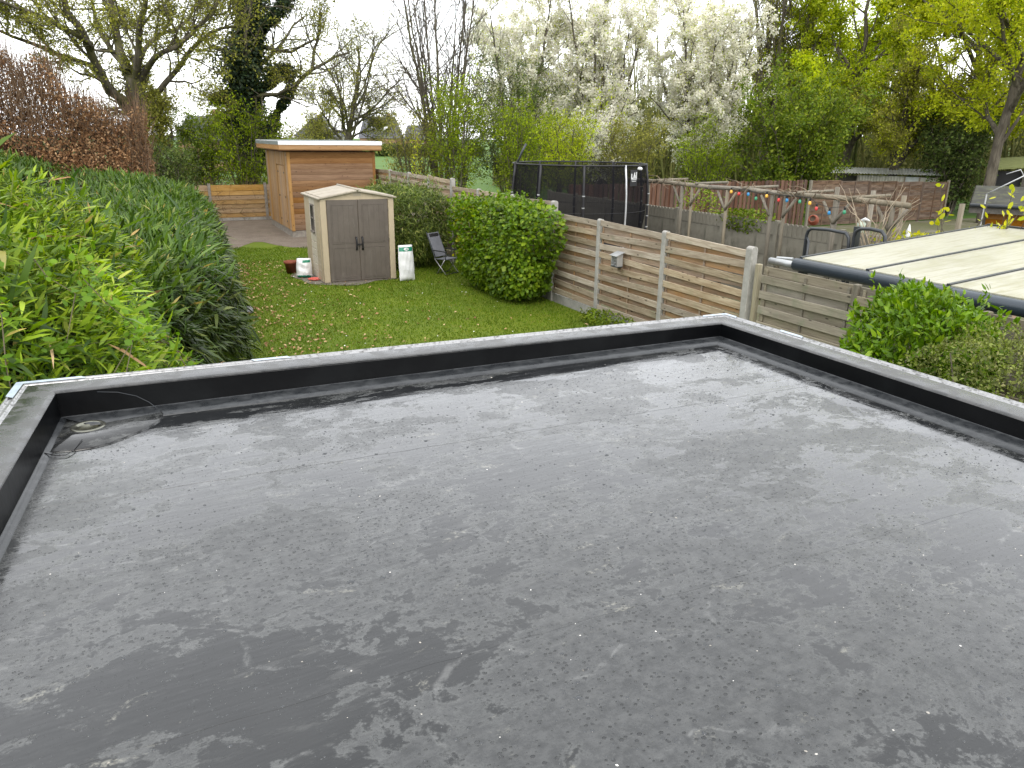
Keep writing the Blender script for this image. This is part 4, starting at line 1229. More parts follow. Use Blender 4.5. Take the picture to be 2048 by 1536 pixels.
G().lathe([(0, .0), (.06, .01), (.075, .04), (.05, .08), (0, .09)], 14).build("white_tag", M['bagwhite'], TR, (w_.x, w_.y, w_.z), smooth=True)

# ------------------------------------------------------------------ concrete wall, pergola and lights next door
CW = empty("concrete_wall", (13.8, 15, 0), "old concrete panel wall with scalloped top behind the pergola posts", "wall")
wy = [8.0 + 1.92 * i for i in range(10)]
for i in range(len(wy) - 1):
    L = 1.80; yc = (wy[i] + wy[i + 1]) / 2 - 15
    for j, (z0, z1) in enumerate(((0, .50), (.505, 1.0), (1.005, 1.5))):
        G().box(-.022, .022, -L / 2, L / 2, z0, z1).build("panel", M['concrete_dark'], CW, (0, yc, 0), bevel=.006)
    poly = [(-L / 2, 1.505)]
    poly += [(L / 2, 1.505), (L / 2, 1.76)]
    nsc = 12
    for q in range(nsc):
        x0 = L / 2 - q * L / nsc
        poly += [(x0 - L / nsc * .25, 1.82), (x0 - L / nsc * .75, 1.82), (x0 - L / nsc * .98, 1.77)]
    g = G(); g.prism(poly, .044, 'x', -.022)
    tp = g.build("panel", M['concrete_dark'], CW, (0, yc, 0))
    for q in range(nsc):
        G().box(-.030, -.021, -L / nsc * .38, L / nsc * .38, 1.52, 1.77).build("picket_relief", M['concrete_dark'], tp, (0, L / 2 - (q + .5) * L / nsc, 0))
for y in wy: G().box(-.06, .06, -.06, .06, 0, 1.86).build("post", M['concrete_dark'], CW, (0, y - 15, 0), bevel=.01)

PG = empty("pergola", (13.3, 14, 0), "weathered pole pergola with crooked braces in the neighbouring garden", "pergola")
for (y, t, r) in ((18.4, 2.5, .045), (16.87, 2.5, .05), (16.45, 2.5, .04), (15.07, 2.5, .045), (13.53, 2.48, .05), (13.12, 2.5, .045), (11.66, 2.5, .055), (10.3, 2.5, .05)):
    G().tube([(0, y - 14, 0), (.02, y - 14 + .02, 1.3), (0, y - 14, t)], [r, r * .95, r * .9], 8).build("post", M['post_wood'], PG, smooth=True)
for (y, s) in ((16.87, 1), (16.45, -1), (15.07, 1), (15.07, -1), (13.53, 1), (13.12, -1), (11.66, 1), (11.66, -1), (10.3, 1), (10.3, -1)):
    G().tube([(-.03, y - 14, 2.02), (-.03, y - 14 + s * .16, 2.22), (-.02, y - 14 + s * .34, 2.46)], .032, 6).build("brace", M['post_wood'], PG, smooth=True)
for (a, b) in ((19.6, 15.6), (15.9, 13.0), (13.4, 9.95)):
    G().tube([(0, a - 14, 2.53), (.01, (a + b) / 2 - 14, 2.56), (0, b - 14, 2.53)], .055, 8).build("top_beam", M['post_wood'], PG, smooth=True)
for (y, x, z) in ((12.4, .8, 2.72), (11.45, .8, 2.7), (10.7, .8, 2.65), (9.3, .6, 2.6)):
    G().tube([(x, y - 14, 0), (x, y - 14, z)], .05, 8).build("post", M['post_wood'], PG, smooth=True)
for y in (17.9, 16.2, 14.4, 12.7, 11.2): G().tube([(-.1, y - 14, 2.60), (.95, y - 14.05, 2.62)], .035, 6).build("cross_pole", M['post_wood'], PG, smooth=True)

SL = empty("string_lights", (13.2, 13, 2.4), "string of coloured bulbs hanging along the pergola beam", "string lights")
bul = [(14.82, 2.49, 0), (14.54, 2.46, 1), (14.22, 2.47, 2), (13.95, 2.39, 3), (13.61, 2.47, 0), (13.22, 2.41, 1), (12.97, 2.42, 2), (12.59, 2.42, 3), (12.3, 2.41, 0), (12.1, 2.31, 1), (11.74, 2.25, 2), (11.35, 2.3, 3)]
bc = [m_plain("amber_bulb", (.75, .42, .06), .25, .5), m_plain("red_bulb", (.55, .05, .05), .25, .5), m_plain("blue_bulb", (.03, .22, .45), .25, .5), m_plain("green_bulb", (.05, .28, .15), .25, .5)]
G().tube([(0, y - 13, z + .10 - 2.4) for y, z, _ in bul], .006, 5).build("cable", M['black'], SL)
for y, z, c in bul:
    b = G().lathe([(.0, -.055), (.024, -.048), (.036, -.02), (.03, .012), (.02, .035)], 10).build("bulb", bc[c], SL, (0, y - 13, z - 2.4), smooth=True)
    G().lathe([(.022, .03), (.022, .085), (0, .09)], 8).build("socket", M['black'], b)

# ------------------------------------------------------------------ red-brown and woven fences at the back of the neighbour's plot
RF = empty("plank_fence", (22.3, 25, 0), "red brown fence of upright planks behind the pergola", "fence")
x = 14.6; i = 0; pm = G().box(-.062, .062, -.009, .009, 0, 2.0).mesh("plank", M['redfence'], bevel=.004)
while x < 26.5:
    mobj("plank", pm, RF, (x - 22.3, -.03 if i % 2 else .012, .05 + rgf.uniform(-.02, .02)), (0, R(rgf.uniform(-.6, .6)), 0)); x += .112; i += 1
for z in (.45, 1.1, 1.75): G().box(-7.7, 4.2, .022, .06, z, z + .08).build("rail", M['redfence'], RF)
x = 14.6
while x < 26.6:
    G().box(-.045, .045, .062, .15, 0, 2.05).build("post", M['redfence'], RF, (x - 22.3, 0, 0)); x += 1.95
WF = empty("woven_fence", (31.5, 25, 0), "brown woven panel fence in front of the corrugated shed", "fence")
wxs = [26.75, 28.6, 30.45, 32.3, 34.15, 36.0]
for i in range(5):
    L = wxs[i + 1] - wxs[i] - .09; xc = (wxs[i] + wxs[i + 1]) / 2 - 31.5; zt = 2.02 - .045 * i
    fr = G(); fr.box(-L / 2, L / 2, -.025, .02, zt - .04, zt); fr.box(-L / 2, -L / 2 + .04, -.025, .02, .05, zt - .04); fr.box(L / 2 - .04, L / 2, -.025, .02, .05, zt - .04); fr.box(-.02, .02, -.03, .02, .05, zt - .04)
    pn = fr.build("panel_frame", M['weave'], WF, (xc, 0, 0))
    ns = 15; hh = (zt - .1) / ns
    for q in range(ns):
        V = []; F = []
        for s in range(9):
            t = s / 8; xx = -L / 2 + .03 + t * (L - .06); yy = .022 * math.sin(t * math.pi * 4 + (q % 2) * math.pi)
            V += [(xx, yy, .06 + q * hh), (xx, yy, .06 + (q + 1) * hh - .004), (xx, yy + .008, .06 + (q + 1) * hh - .004), (xx, yy + .008, .06 + q * hh)]
        for s in range(8):
            for e in range(4): F.append((s * 4 + e, s * 4 + 4 + e, s * 4 + 4 + (e + 1) % 4, s * 4 + (e + 1) % 4))
        G().add(V, F).build("slat", M['weave'], pn)
    G().box(-.05, .05, -.05, .05, 0, zt + .02).build("post", M['post_wood'] if i == 0 else M['weave'], WF, (wxs[i] - 31.5, 0, 0))
G().box(-.05, .05, -.05, .05, 0, 1.92).build("post", M['post_wood'], WF, (36.0 - 31.5, 0, 0))

# ------------------------------------------------------------------ patio canopy right of the fence
CA = empty("patio_canopy", (9.1, 5.5, 0), "sloping patio canopy of cream panels with a dark gutter", "canopy")
def cz(x): return 1.965 + (x - 9.1) * .0715
ce = [8.56, 7.33, 6.10, 4.87, 3.64, 2.41]
for i in range(5):
    y1, y0 = ce[i] - .028, ce[i + 1] + .028
    g = G(); g.add([(9.16 - 9.1, y0 - 5.5, cz(9.16)), (13.6 - 9.1, y0 - 5.5, cz(13.6)), (13.6 - 9.1, y1 - 5.5, cz(13.6)), (9.16 - 9.1, y1 - 5.5, cz(9.16)),
                    (9.16 - 9.1, y0 - 5.5, cz(9.16) - .016), (13.6 - 9.1, y0 - 5.5, cz(13.6) - .016), (13.6 - 9.1, y1 - 5.5, cz(13.6) - .016), (9.16 - 9.1, y1 - 5.5, cz(9.16) - .016)],
                   [(0, 1, 2, 3), (7, 6, 5, 4), (0, 4, 5, 1), (1, 5, 6, 2), (2, 6, 7, 3), (3, 7, 4, 0)])
    g.build("roof_panel", M['canopy'], CA)
for i, y in enumerate(ce):
    G().beam((.05, y - 5.5, cz(9.15) - .02), (4.5, y - 5.5, cz(13.6) - .02), .05, .07).build("glazing_bar", M['frame_dark'], CA)
G().box(4.5, 4.58, ce[-1] - 5.52, ce[0] - 5.48, cz(13.6) - .06, cz(13.6) + .03).build("end_bar", M['frame_dark'], CA)
G().tube([(0, 8.60 - 5.5, 1.865), (0, 1.0 - 5.5, 1.865)], .098, 20).build("gutter", M['gutter'], CA, smooth=True)
G().tube([(-.02, 9.12 - 5.5, 1.845), (-.02, 8.6 - 5.5, 1.855)], .055, 12).build("gutter_end", M['zinc'], CA, smooth=True)
G().tube([(.05, 9.05 - 5.5, 1.90), (.04, 8.7 - 5.5, 1.93)], .02, 8).build("bracket", M['zinc'], CA)
for y in (8.5, 5.5, 2.6): G().box(.02, .12, -.05, .05, 0, 1.78).build("column", M['frame_dark'], CA, (0, y - 5.5, 0))
for y in (8.5, 2.6): G().box(4.4, 4.5, -.05, .05, 0, cz(13.6) - .06).build("column", M['frame_dark'], CA, (0, y - 5.5, 0))

# dark garden furniture frame between canopy and wall
SW = empty("garden_swing", (12.4, 10.6, 0), "dark metal swing frame in front of the concrete wall", "swing seat")
def arc_frame(y0, y1, zt):
    pts = [(0, y0, .0), (0, y0, zt - .16), (0, y0 - .03, zt - .06), (0, y0 - .12, zt), (0, (y0 + y1) / 2, zt + .02), (0, y1 + .1, zt), (0, y1 + .02, zt - .08), (0, y1, zt - .2), (0, y1, 0)]
    return pts
G().tube(arc_frame(.93, -.15, 1.98), .034, 8).build("frame_tube", M['frame_dark'], SW, smooth=True)
G().tube(arc_frame(-.25, -.95, 2.10), .034, 8).build("frame_tube", M['frame_dark'], SW, smooth=True)
for (y, zt) in ((.88, 1.78), (-.9, 1.9)): G().tube([(-.02, y, zt), (-.1, y - .12, zt - .06), (-.25, y - .26, zt - .7), (-.3, y - .3, 0)], .024, 7).build("brace", M['frame_dark'], SW, smooth=True)
G().beam((0, .0, .45), (0, .8, .45), .5, .06).build("seat", M['chairfab'], SW)
G().beam((.12, -.2, 1.2), (.12, -.2, 2.12), .14, .06, (0, 1, 0)).build("folded_cover", M['frame_dark'], SW)

# small garden figures on the wall and the flower bed behind
def figure(name, label, loc, prof, mat, n=12):
    root = empty(name, loc, label, "ornament")
    G().lathe(prof, n).build("body", mat, root, smooth=True)
    return root
f = figure("garden_ornament", "white pointed garden ornament on the wall right of the pergola end", (13.85, 10.28, 1.86), [(.0, 0), (.09, 0), (.10, .05), (.06, .12), (.075, .2), (.05, .28), (.02, .42), (0, .46)], M['white_trim'])
G().lathe([(0, .0), (.045, .02), (.05, .06), (.03, .1), (0, .11)], 10).build("head", M['white_trim'], f, (0, 0, .24), smooth=True); f.scale = (.6, .6, .6)
f = figure("garden_ornament", "pale bird shaped ornament above the dark swing frame", (13.85, 11.42, 1.84), [(0, 0), (.07, 0), (.05, .05), (.08, .12), (.09, .18), (.05, .24), (0, .26)], m_plain("pale_green_glaze", (.5, .58, .48), .4))
G().tube([(0, .05, .2), (0, -.08, .28), (0, -.2, .26)], [.05, .04, .008], 8).build("tail", M['white_trim'], f, smooth=True)
f = figure("clay_jar", "tipped terracotta jar on the heaped bed behind the wall", (14.5, 13.3, 1.86), [(.0, -.02), (.10, 0), (.17, .1), (.17, .2), (.11, .3), (.13, .34), (.10, .34), (.09, .28)], M['terracotta'], 16)
f.scale = (.72, .72, .72); f["category"] = "jar"; f.rotation_euler = (R(70), 0, R(-60))
G().lathe([(.0, .27), (.092, .28)], 14).build("mouth", M['soil'], f)
g = G(); V = []; nn = 14
for i in range(nn + 1):
    for j in range(nn + 1):
        u, v = i / nn, j / nn; V.append((13.9 + 2.2 * u, 9 + 6 * v, 1.86 * min(1, 6 * (v) * (1 - v) + .25) * (1 - .55 * u) * (.9 + .1 * math.sin(9 * v + 5 * u))))
g.add(V, [(i * (nn + 1) + j, (i + 1) * (nn + 1) + j, (i + 1) * (nn + 1) + j + 1, i * (nn + 1) + j + 1) for i in range(nn) for j in range(nn)])
o = g.build("soil_heap", mat_ground("heaped_bed", (.13, .085, .055), (.18, .12, .08), (.08, .07, .035), 1.5, 12), smooth=True); o["kind"] = "structure"

# ------------------------------------------------------------------ corrugated shed, old barn, hut and mast at the back right
def corrugated(poly_fn, n, amp): pass
CS = empty("corrugated_shed", (36.0, 28.6, 0), "low shed of grey corrugated sheets behind the woven fence", "shed", rz=math.atan2(26.63 - 30.48, 37.51 - 34.45))
Ls = 4.9
def corr_wall(nm, x0, x1, z0, z1, y, mat, amp=.02, pitch=.14):
    n = max(4, int((x1 - x0) / pitch * 4)); V = []; F = []
    for i in range(n + 1):
        x = x0 + (x1 - x0) * i / n; yy = y + amp * math.sin(2 * math.pi * (x - x0) / pitch); V += [(x, yy, z0), (x, yy, z1)]
    F = [(2 * i, 2 * i + 2, 2 * i + 3, 2 * i + 1) for i in range(n)]
    return G().add(V, F).build(nm, mat, CS)
corr_wall("wall_sheet", -1.35, .9, 0, 1.95, 0, M['cor_white'])
G().box(.92, 1.6, -.01, .01, 0, 1.93).build("wall_panel", m_plain("grey_board", (.30, .32, .31), .7), CS)
G().box(1.62, 2.4, -.01, .01, 0, 1.92).build("wall_panel", M['cor_white'], CS)
G().box(-2.45, -1.37, .6, .64, 0, 1.9).build("dark_opening", M['hut_grey'], CS)
for q in range(5): G().box(-2.45, -1.37, .55, .60, .3 + q * .34, .42 + q * .34).build("rail", M['hut_grey'], CS)
for xx in (-2.45, -1.37, .9, 1.6, 2.4): G().box(-.04, .04, -.05, .03, 0, 1.95).build("post", M['post_wood'], CS, (xx, 0, 0))
n = 150; V = []
for i in range(n + 1):
    x = -2.75 + (2.65 + 2.75) * i / n; zz = .02 * math.sin(2 * math.pi * x / .15); V += [(x, -.25, 2.05 + zz), (x, 2.2, 2.28 + zz)]
G().add(V, [(2 * i, 2 * i + 2, 2 * i + 3, 2 * i + 1) for i in range(n)]).build("roof_sheet", M['cor_roof'], CS)

HU = empty("garden_hut", (20.3, 13.0, 0), "garden hut with orange boards under a mossy overhanging roof", "hut")
hu_r = R(-58)
HU.rotation_euler = (0, 0, hu_r)
for q in range(9): G().box(0, 4.0, -.012, .012, 0, .205).build("wall_board", M['hut_wood'], HU, (.12, .35, .06 + q * .21), bevel=.004)
G().box(0, .1, .3, 2.6, 0, 2.05).build("side_wall", M['hut_grey'], HU)
G().box(.0, .12, .28, .40, 0, 2.0).build("corner_post", M['hut_grey'], HU)
RO = G(); RO.add([(-.3, -.1, 2.03), (4.4, -.1, 2.03), (4.4, 2.6, 2.42), (-.3, 2.6, 2.42), (-.3, -.1, 2.10), (4.4, -.1, 2.10), (4.4, 2.6, 2.49), (-.3, 2.6, 2.49)],
                 [(3, 2, 1, 0), (4, 5, 6, 7), (0, 1, 5, 4), (1, 2, 6, 5), (2, 3, 7, 6), (3, 0, 4, 7)])
ro = RO.build("roof", m_plain("mossy_felt", (.045, .045, .037), .9, .2, 0, .25, 3, (.12, .13, .05)), HU)
G().box(-.3, 4.4, -.13, -.1, 1.90, 2.12).build("fascia", M['hut_grey'], ro)
G().tube([(-.3, -.17, 2.10), (4.4, -.17, 2.10)], .05, 8).build("gutter", M['frame_dark'], ro, smooth=True)
G().add([(-.32, -.12, 1.90), (-.32, 2.6, 2.3), (-.32, 2.6, 2.52), (-.32, -.12, 2.13)], [(0, 1, 2, 3)]).build("barge_board", M['hut_grey'], ro)

PL = empty("antenna_mast", (20.2, 12.9, 2.3), "slanting metal mast with bracket above the hut roof", "mast")
G().tube([(0, 0, .1), (.62, -1.0, .88)], .018, 8).build("mast_tube", M['pole'], PL, smooth=True)
G().tube([(.40, -.62, .58), (.34, -.54, .74), (.20, -.28, .62)], .014, 6).build("bracket", M['pole'], PL, smooth=True)
G().tube([(0, 0, .1), (0, 0, -2.3)], .02, 8).build("stay", M['pole'], PL)

OB = empty("old_barn", (40.5, 24.2, 0), "dark open wooden lean-to under the big oak", "shed", rz=R(-55))
G().box(0, 2.6, 0, .05, 0, 2.5).build("wall", M['hut_grey'], OB); G().box(-1.2, 0, .5, .55, 0, 2.3).build("back_wall", M['black'], OB)
G().add([(-1.5, -.2, 2.35), (2.9, -.2, 2.75), (2.9, 2, 3.2), (-1.5, 2, 2.8), (-1.5, -.2, 2.43), (2.9, -.2, 2.83), (2.9, 2, 3.28), (-1.5, 2, 2.88)], [(3, 2, 1, 0), (4, 5, 6, 7), (0, 1, 5, 4), (1, 2, 6, 5), (2, 3, 7, 6), (3, 0, 4, 7)]).build("roof", m_plain("moss_roof", (.20, .22, .09), .9, .2), OB)
G().box(-1.25, -1.1, -.05, .1, 0, 2.35).build("post", M['hut_grey'], OB)

# ------------------------------------------------------------------ houses far behind the field
def house(name, label, loc, w, d, eave, ridge, wall, rz, dormer=True, hip=1.2):
    root = empty(name, loc, label, "house", rz=rz)
    G().box(-w / 2, w / 2, -d / 2, d / 2, 0, eave).build("wall", wall, root)
    r = G(); o = .4
    r.add([(-w / 2 - o, -d / 2 - o, eave - .1), (w / 2 + o, -d / 2 - o, eave - .1), (w / 2 + o, d / 2 + o, eave - .1), (-w / 2 - o, d / 2 + o, eave - .1), (-w / 2 + hip, 0, ridge), (w / 2 - hip, 0, ridge)],
          [(0, 1, 5, 4), (2, 3, 4, 5), (1, 2, 5), (3, 0, 4), (3, 2, 1, 0)])
    ro = r.build("roof", M['slate'], root)
    G().box(-.4, .4, -.35, .35, ridge - 1.2, ridge + .7).build("chimney", M['brick'], ro, (w * .22, .6, 0))
    for x in (-w * .3, w * .05, w * .32):
        wi = G().box(-.7, .7, -d / 2 - .05, -d / 2 + .02, .9, 2.2).build("window", M['house_white'], root, (x, 0, 0))
        G().box(-.58, .58, -d / 2 - .07, -d / 2 - .05, 1.02, 2.08).build("pane", M['glass_dark'], wi, (0, 0, 0))
    if dormer:
        sl = (ridge - eave + .1) / (d / 2 + o)
        for x in (-w * .16, w * .12):
            y = -d / 2 + 1.4; z = eave - .1 + (y + d / 2 + o) * sl
            G().add([(x - .5, y, z + .06), (x + .5, y, z + .06), (x + .5, y + .8, z + .8 * sl + .06), (x - .5, y + .8, z + .8 * sl + .06)], [(0, 1, 2, 3)]).build("skylight", M['white_trim'], ro)
    return root


house("house", "distant house with dark tiled roof and skylights right of the small tree", (53.4, 182, 0), 9.6, 9, 3.3, 8.0, M['brick'], R(-14))
house("house", "distant pale house with grey roof left of the small tree", (40.5, 188, 0), 8.5, 9, 3.6, 7.6, M['house_white'], R(60), True, .2)
house("house", "distant house whose dark roof shows left of the ivy tree", (7.6, 92, 0), 5.2, 7, 3.2, 5.6, M['brick'], R(-10), False, .8)
house("house", "distant brick house at the field edge behind the bare tree", (62.5, 178, 0), 8, 8, 3.0, 6.2, M['brick'], R(-20), False, .5)

# ------------------------------------------------------------------ hedges
def hedge_leaves(name, mat, rng, P, Nn, L0, W0, droop, out, shape='lance', parent=None, bend=.3):
    n = len(P)
    T = Nn * out + rng.normal(0, .45, (n, 3)) + np.array([0, 0, -droop])
    N = Nn * .8 + rng.normal(0, .35, (n, 3)) + np.array([0, 0, .6])
    L = L0 * np.exp(rng.normal(0, .25, n))
    return leaves(name, mat, rng, P, T, N, L, W0 * L / L0, shape, bend, parent)


rh = np.random.default_rng(31)
HG = empty("bamboo_hedge", (-1.0, 17, 0), "clipped dark bamboo hedge with rounded side along the lawn", "hedge")


def hx(y): return 1.08 + .07 * (np.clip(y, 9, 24) - 11) - np.clip((10.0 - y), 0, 9) * .30 - np.clip(y - 23.5, 0, 9) * .5


def hz(y): return 2.45 + .05 * np.sin(y * 1.3) + .03 * np.sin(y * 3.1) - np.clip(8.5 - y, 0, 5) * .12


def hedge_pt(th, y, depth, e=4.6):
    xr = hx(y); a = xr + 1.9; xc = -1.9
    c, s = np.cos(th), np.sin(th)
    x = xc + a * np.sign(c) * np.abs(c) ** (2 / e) * depth
    z = hz(y) * np.abs(s) ** (2 / e) * (1 - (1 - depth) * .6)
    nx = np.sign(c) * np.abs(c) ** (2 - 2 / e) / a; nz = np.abs(s) ** (2 - 2 / e) / hz(y)
    N = np.stack([nx, np.zeros_like(nx), nz], 1)
    zz = z * (1 + .10 * np.clip(-x - 1.0, 0, 3))
    return np.stack([x, y, zz], 1), nrm(N)


n = 84000
y = 8.0 + 23 * rh.random(n) ** 1.25; th = rh.uniform(.02, 2.75, n); dp = 1 - .12 * rh.random(n) ** 2
P, Nn = hedge_pt(th, y, dp)
P += rh.normal(0, .03, P.shape); P += Nn * (.05 * np.sin(P[:, 1:2] * 5 + P[:, 2:3] * 7) + .05 * np.sin(P[:, 1:2] * 11.3 - P[:, 2:3] * 4))
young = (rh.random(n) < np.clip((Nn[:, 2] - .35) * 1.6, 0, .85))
org = np.array([-1.0, 17, 0])
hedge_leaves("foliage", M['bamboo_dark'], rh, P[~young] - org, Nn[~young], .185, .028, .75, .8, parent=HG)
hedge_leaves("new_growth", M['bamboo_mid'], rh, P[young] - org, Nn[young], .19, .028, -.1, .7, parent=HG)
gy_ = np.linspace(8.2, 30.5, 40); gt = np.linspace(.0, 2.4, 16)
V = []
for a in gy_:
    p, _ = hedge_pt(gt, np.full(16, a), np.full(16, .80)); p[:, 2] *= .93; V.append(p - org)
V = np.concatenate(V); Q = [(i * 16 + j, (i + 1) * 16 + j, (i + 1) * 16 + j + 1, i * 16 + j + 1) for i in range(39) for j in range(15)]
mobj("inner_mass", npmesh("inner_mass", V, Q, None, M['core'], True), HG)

# near bamboo: untrimmed, big pale leaves, tall canes
BC = empty("bamboo_clump", (-1.5, 7.2, 0), "untrimmed bamboo with long bright green leaves beside the flat roof", "bamboo")


def clump_pt(az, el, depth):
    # rounded mass, flatter on top
    ex = 2.5
    D = np.stack([np.cos(el) * np.cos(az), np.cos(el) * np.sin(az), np.sin(el)], 1)
    g = (np.abs(D) ** ex).sum(1) ** (-1 / ex)
    lump = 1 + .05 * np.sin(5 * az + 7 * el) + .04 * np.sin(11 * az - 6 * el)
    X = D * (g * depth * lump)[:, None] * np.array([1.72, 2.9, 3.28])
    return X, nrm(D / np.array([2.0, 2.95, 3.1]))


n = 68000
az = rh.uniform(-2.2, 2.2, n); el = np.arcsin(rh.uniform(.12, 1, n)); dp = 1 - .16 * rh.random(n) ** 1.6
P, Nn = clump_pt(az, el, dp)
P += rh.normal(0, .05, P.shape)
ok = ~((P[:, 1] + 7.2 < 4.42) & (P[:, 0] - 1.5 > -.85))
P, Nn = P[ok], Nn[ok]; n = len(P)
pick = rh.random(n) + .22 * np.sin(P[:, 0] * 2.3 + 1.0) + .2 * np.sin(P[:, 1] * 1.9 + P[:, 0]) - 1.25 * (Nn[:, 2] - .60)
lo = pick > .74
T_up = np.where(rh.random(n) < .55, 1, 0)
nn_ = (~lo).sum()
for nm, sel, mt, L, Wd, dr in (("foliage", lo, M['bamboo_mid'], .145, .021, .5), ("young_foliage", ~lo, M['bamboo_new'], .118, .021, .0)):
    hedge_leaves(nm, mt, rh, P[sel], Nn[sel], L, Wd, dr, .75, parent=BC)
# a few very long leaves and bleached blades
n = 420
az = rh.uniform(-1.6, .9, n); el = np.arcsin(rh.uniform(.15, .98, n)); P, Nn = clump_pt(az, el, np.full(n, 1.0))
ok = ~((P[:, 1] + 7.2 < 4.42) & (P[:, 0] - 1.5 > -.85)); P, Nn = P[ok], Nn[ok]
hedge_leaves("long_blades", M['bamboo_mid'], rh, P, Nn, .23, .030, .3, .9, parent=BC, bend=.4)
n = 160
az = rh.uniform(-1.7, .9, n); el = np.arcsin(rh.uniform(.15, .98, n)); P, Nn = clump_pt(az, el, np.full(n, 1.0))
ok = ~((P[:, 1] + 7.2 < 4.42) & (P[:, 0] - 1.5 > -.85)); P, Nn = P[ok], Nn[ok]
hedge_leaves("dry_blades", M['litter'], rh, P, Nn, .26, .02, .35, .8, parent=BC, bend=.4)
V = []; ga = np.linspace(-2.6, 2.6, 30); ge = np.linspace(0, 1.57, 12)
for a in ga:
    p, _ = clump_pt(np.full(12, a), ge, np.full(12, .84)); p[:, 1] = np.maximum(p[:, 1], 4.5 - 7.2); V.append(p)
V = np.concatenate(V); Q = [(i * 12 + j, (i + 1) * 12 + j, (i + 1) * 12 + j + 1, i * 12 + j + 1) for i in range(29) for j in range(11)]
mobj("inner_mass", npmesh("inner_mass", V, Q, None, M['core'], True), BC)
g = G()
for i in range(60):
    a, e = rh.uniform(-1.8, 1.4), math.asin(rh.uniform(.3, .95)); p, _ = clump_pt(np.array([a]), np.array([e]), np.array([1.0])); p = p[0]
    if p[1] + 7.2 < 4.5: continue
    g.tube([(p[0] * .6, p[1] * .6, p[2] * .5), (p[0] * .85, p[1] * .85, p[2] * .9), tuple(p * 1.03)], [.008, .006, .003], 5, False)
o = g.build("canes", m_plain("cane", (.16, .19, .05), .5), BC); o["kind"] = "stuff"

# climber with rounder leaves threading through the bamboo by the roof edge
VI = empty("climbing_vine", (-.5, 5.1, 0), "climber with small round lime green leaves in the bamboo front", "vine")
P = []; g = G()
for i in range(11):
    a0_, e0 = rh.uniform(-1.25, -.15), rh.uniform(.35, 1.1); pts = []
    for s in range(7):
        p, nv = clump_pt(np.array([a0_ + s * rh.uniform(-.02, .05)]), np.array([e0 - s * .07]), np.array([1.03])); q = p[0] + nv[0] * .03 + np.array([-1.5, 7.2, 0]) - np.array([-.5, 5.1, 0])
        if q[1] + 5.1 < 4.42: break
        pts.append(tuple(q)); P += [q + rh.normal(0, .05, 3) for _ in range(13)]
    if len(pts) > 2: g.tube(pts, .004, 4, False)
P = np.array(P); n = len(P)
leaves("vine_leaves", M['vine'], rh, P, rh.normal(0, .6, (n, 3)) + np.array([.3, -.4, .1]), rh.normal(0, .4, (n, 3)) + np.array([.2, -.5, .9]), rh.uniform(.035, .07, n), rh.uniform(.028, .05, n), 'oval', .15, VI)
g.build("vine_stems", M['twig'], VI)

# beech hedge holding its dry leaves
BH = empty("beech_hedge", (-4, 29, 0), "tall brown beech hedge with dry leaves and bare twigs", "hedge")
n = 46000
x = -8.8 + 9.4 * rh.random(n); tp = 4.1 + np.clip(.35 - x, 0, 9) * .55 + .25 * np.sin(x * 2.1) + .2 * np.sin(x * 5.3)
tp = np.minimum(tp, 7.0)
z = tp * rh.random(n) ** .62
frt = rh.random(n) < .75
yy = 27.6 + np.where(frt, np.abs(rh.normal(0, .45, n)), rh.uniform(0, 3, n)) + .35 * np.sin(x * 1.7) + .25 * np.sin(z * 2.3 + x)
xx = np.minimum(x, .55 + .12 * np.sin(z * 3) + rh.normal(0, .08, n))
keep = rh.random(n) < np.clip(1.15 - (z / tp) ** 3 * .95, .1, 1)
P = np.stack([xx, yy, z], 1)[keep] - np.array([-4, 29, 0]); n = len(P)
leaves("dry_leaves", M['beech'], rh, P, rh.normal(0, .8, (n, 3)) + np.array([.1, -.2, -.4]), rh.normal(0, .6, (n, 3)) + np.array([.2, -.8, .5]), rh.uniform(.06, .115, n), rh.uniform(.04, .075, n), 'quad', .1, BH)
n = 8000
x = -8.8 + 9.3 * rh.random(n); tp = np.minimum(4.1 + np.clip(.35 - x, 0, 9) * .55 + .25 * np.sin(x * 2.1) + .2 * np.sin(x * 5.3), 7.0)
st = np.stack([x, 27.7 + rh.random(n) * 2.4, tp * rh.uniform(.35, .95, n)], 1) - np.array([-4, 29, 0])
Pb, rb = grow(rh, st, rh.normal(0, .28, (n, 3)) + np.array([0, -.1, 1]), rh.uniform(.5, 1.25, n), rh.uniform(.007, .013, n), 3, .12, .12)
V, Q = tubes(Pb, rb, 3)
o = mobj("twigs", npmesh("twigs", V, Q, None, M['twig_red']), BH); o["kind"] = "stuff"
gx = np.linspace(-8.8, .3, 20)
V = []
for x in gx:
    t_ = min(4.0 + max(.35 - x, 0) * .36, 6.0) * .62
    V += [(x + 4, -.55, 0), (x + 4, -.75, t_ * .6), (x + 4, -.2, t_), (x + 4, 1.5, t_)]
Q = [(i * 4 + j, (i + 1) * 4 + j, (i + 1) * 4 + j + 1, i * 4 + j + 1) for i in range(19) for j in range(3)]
mobj("inner_mass", npmesh("inner_mass", np.array(V), Q, None, m_plain("beech_core", (.05, .03, .02), .95, .1), True), BH)

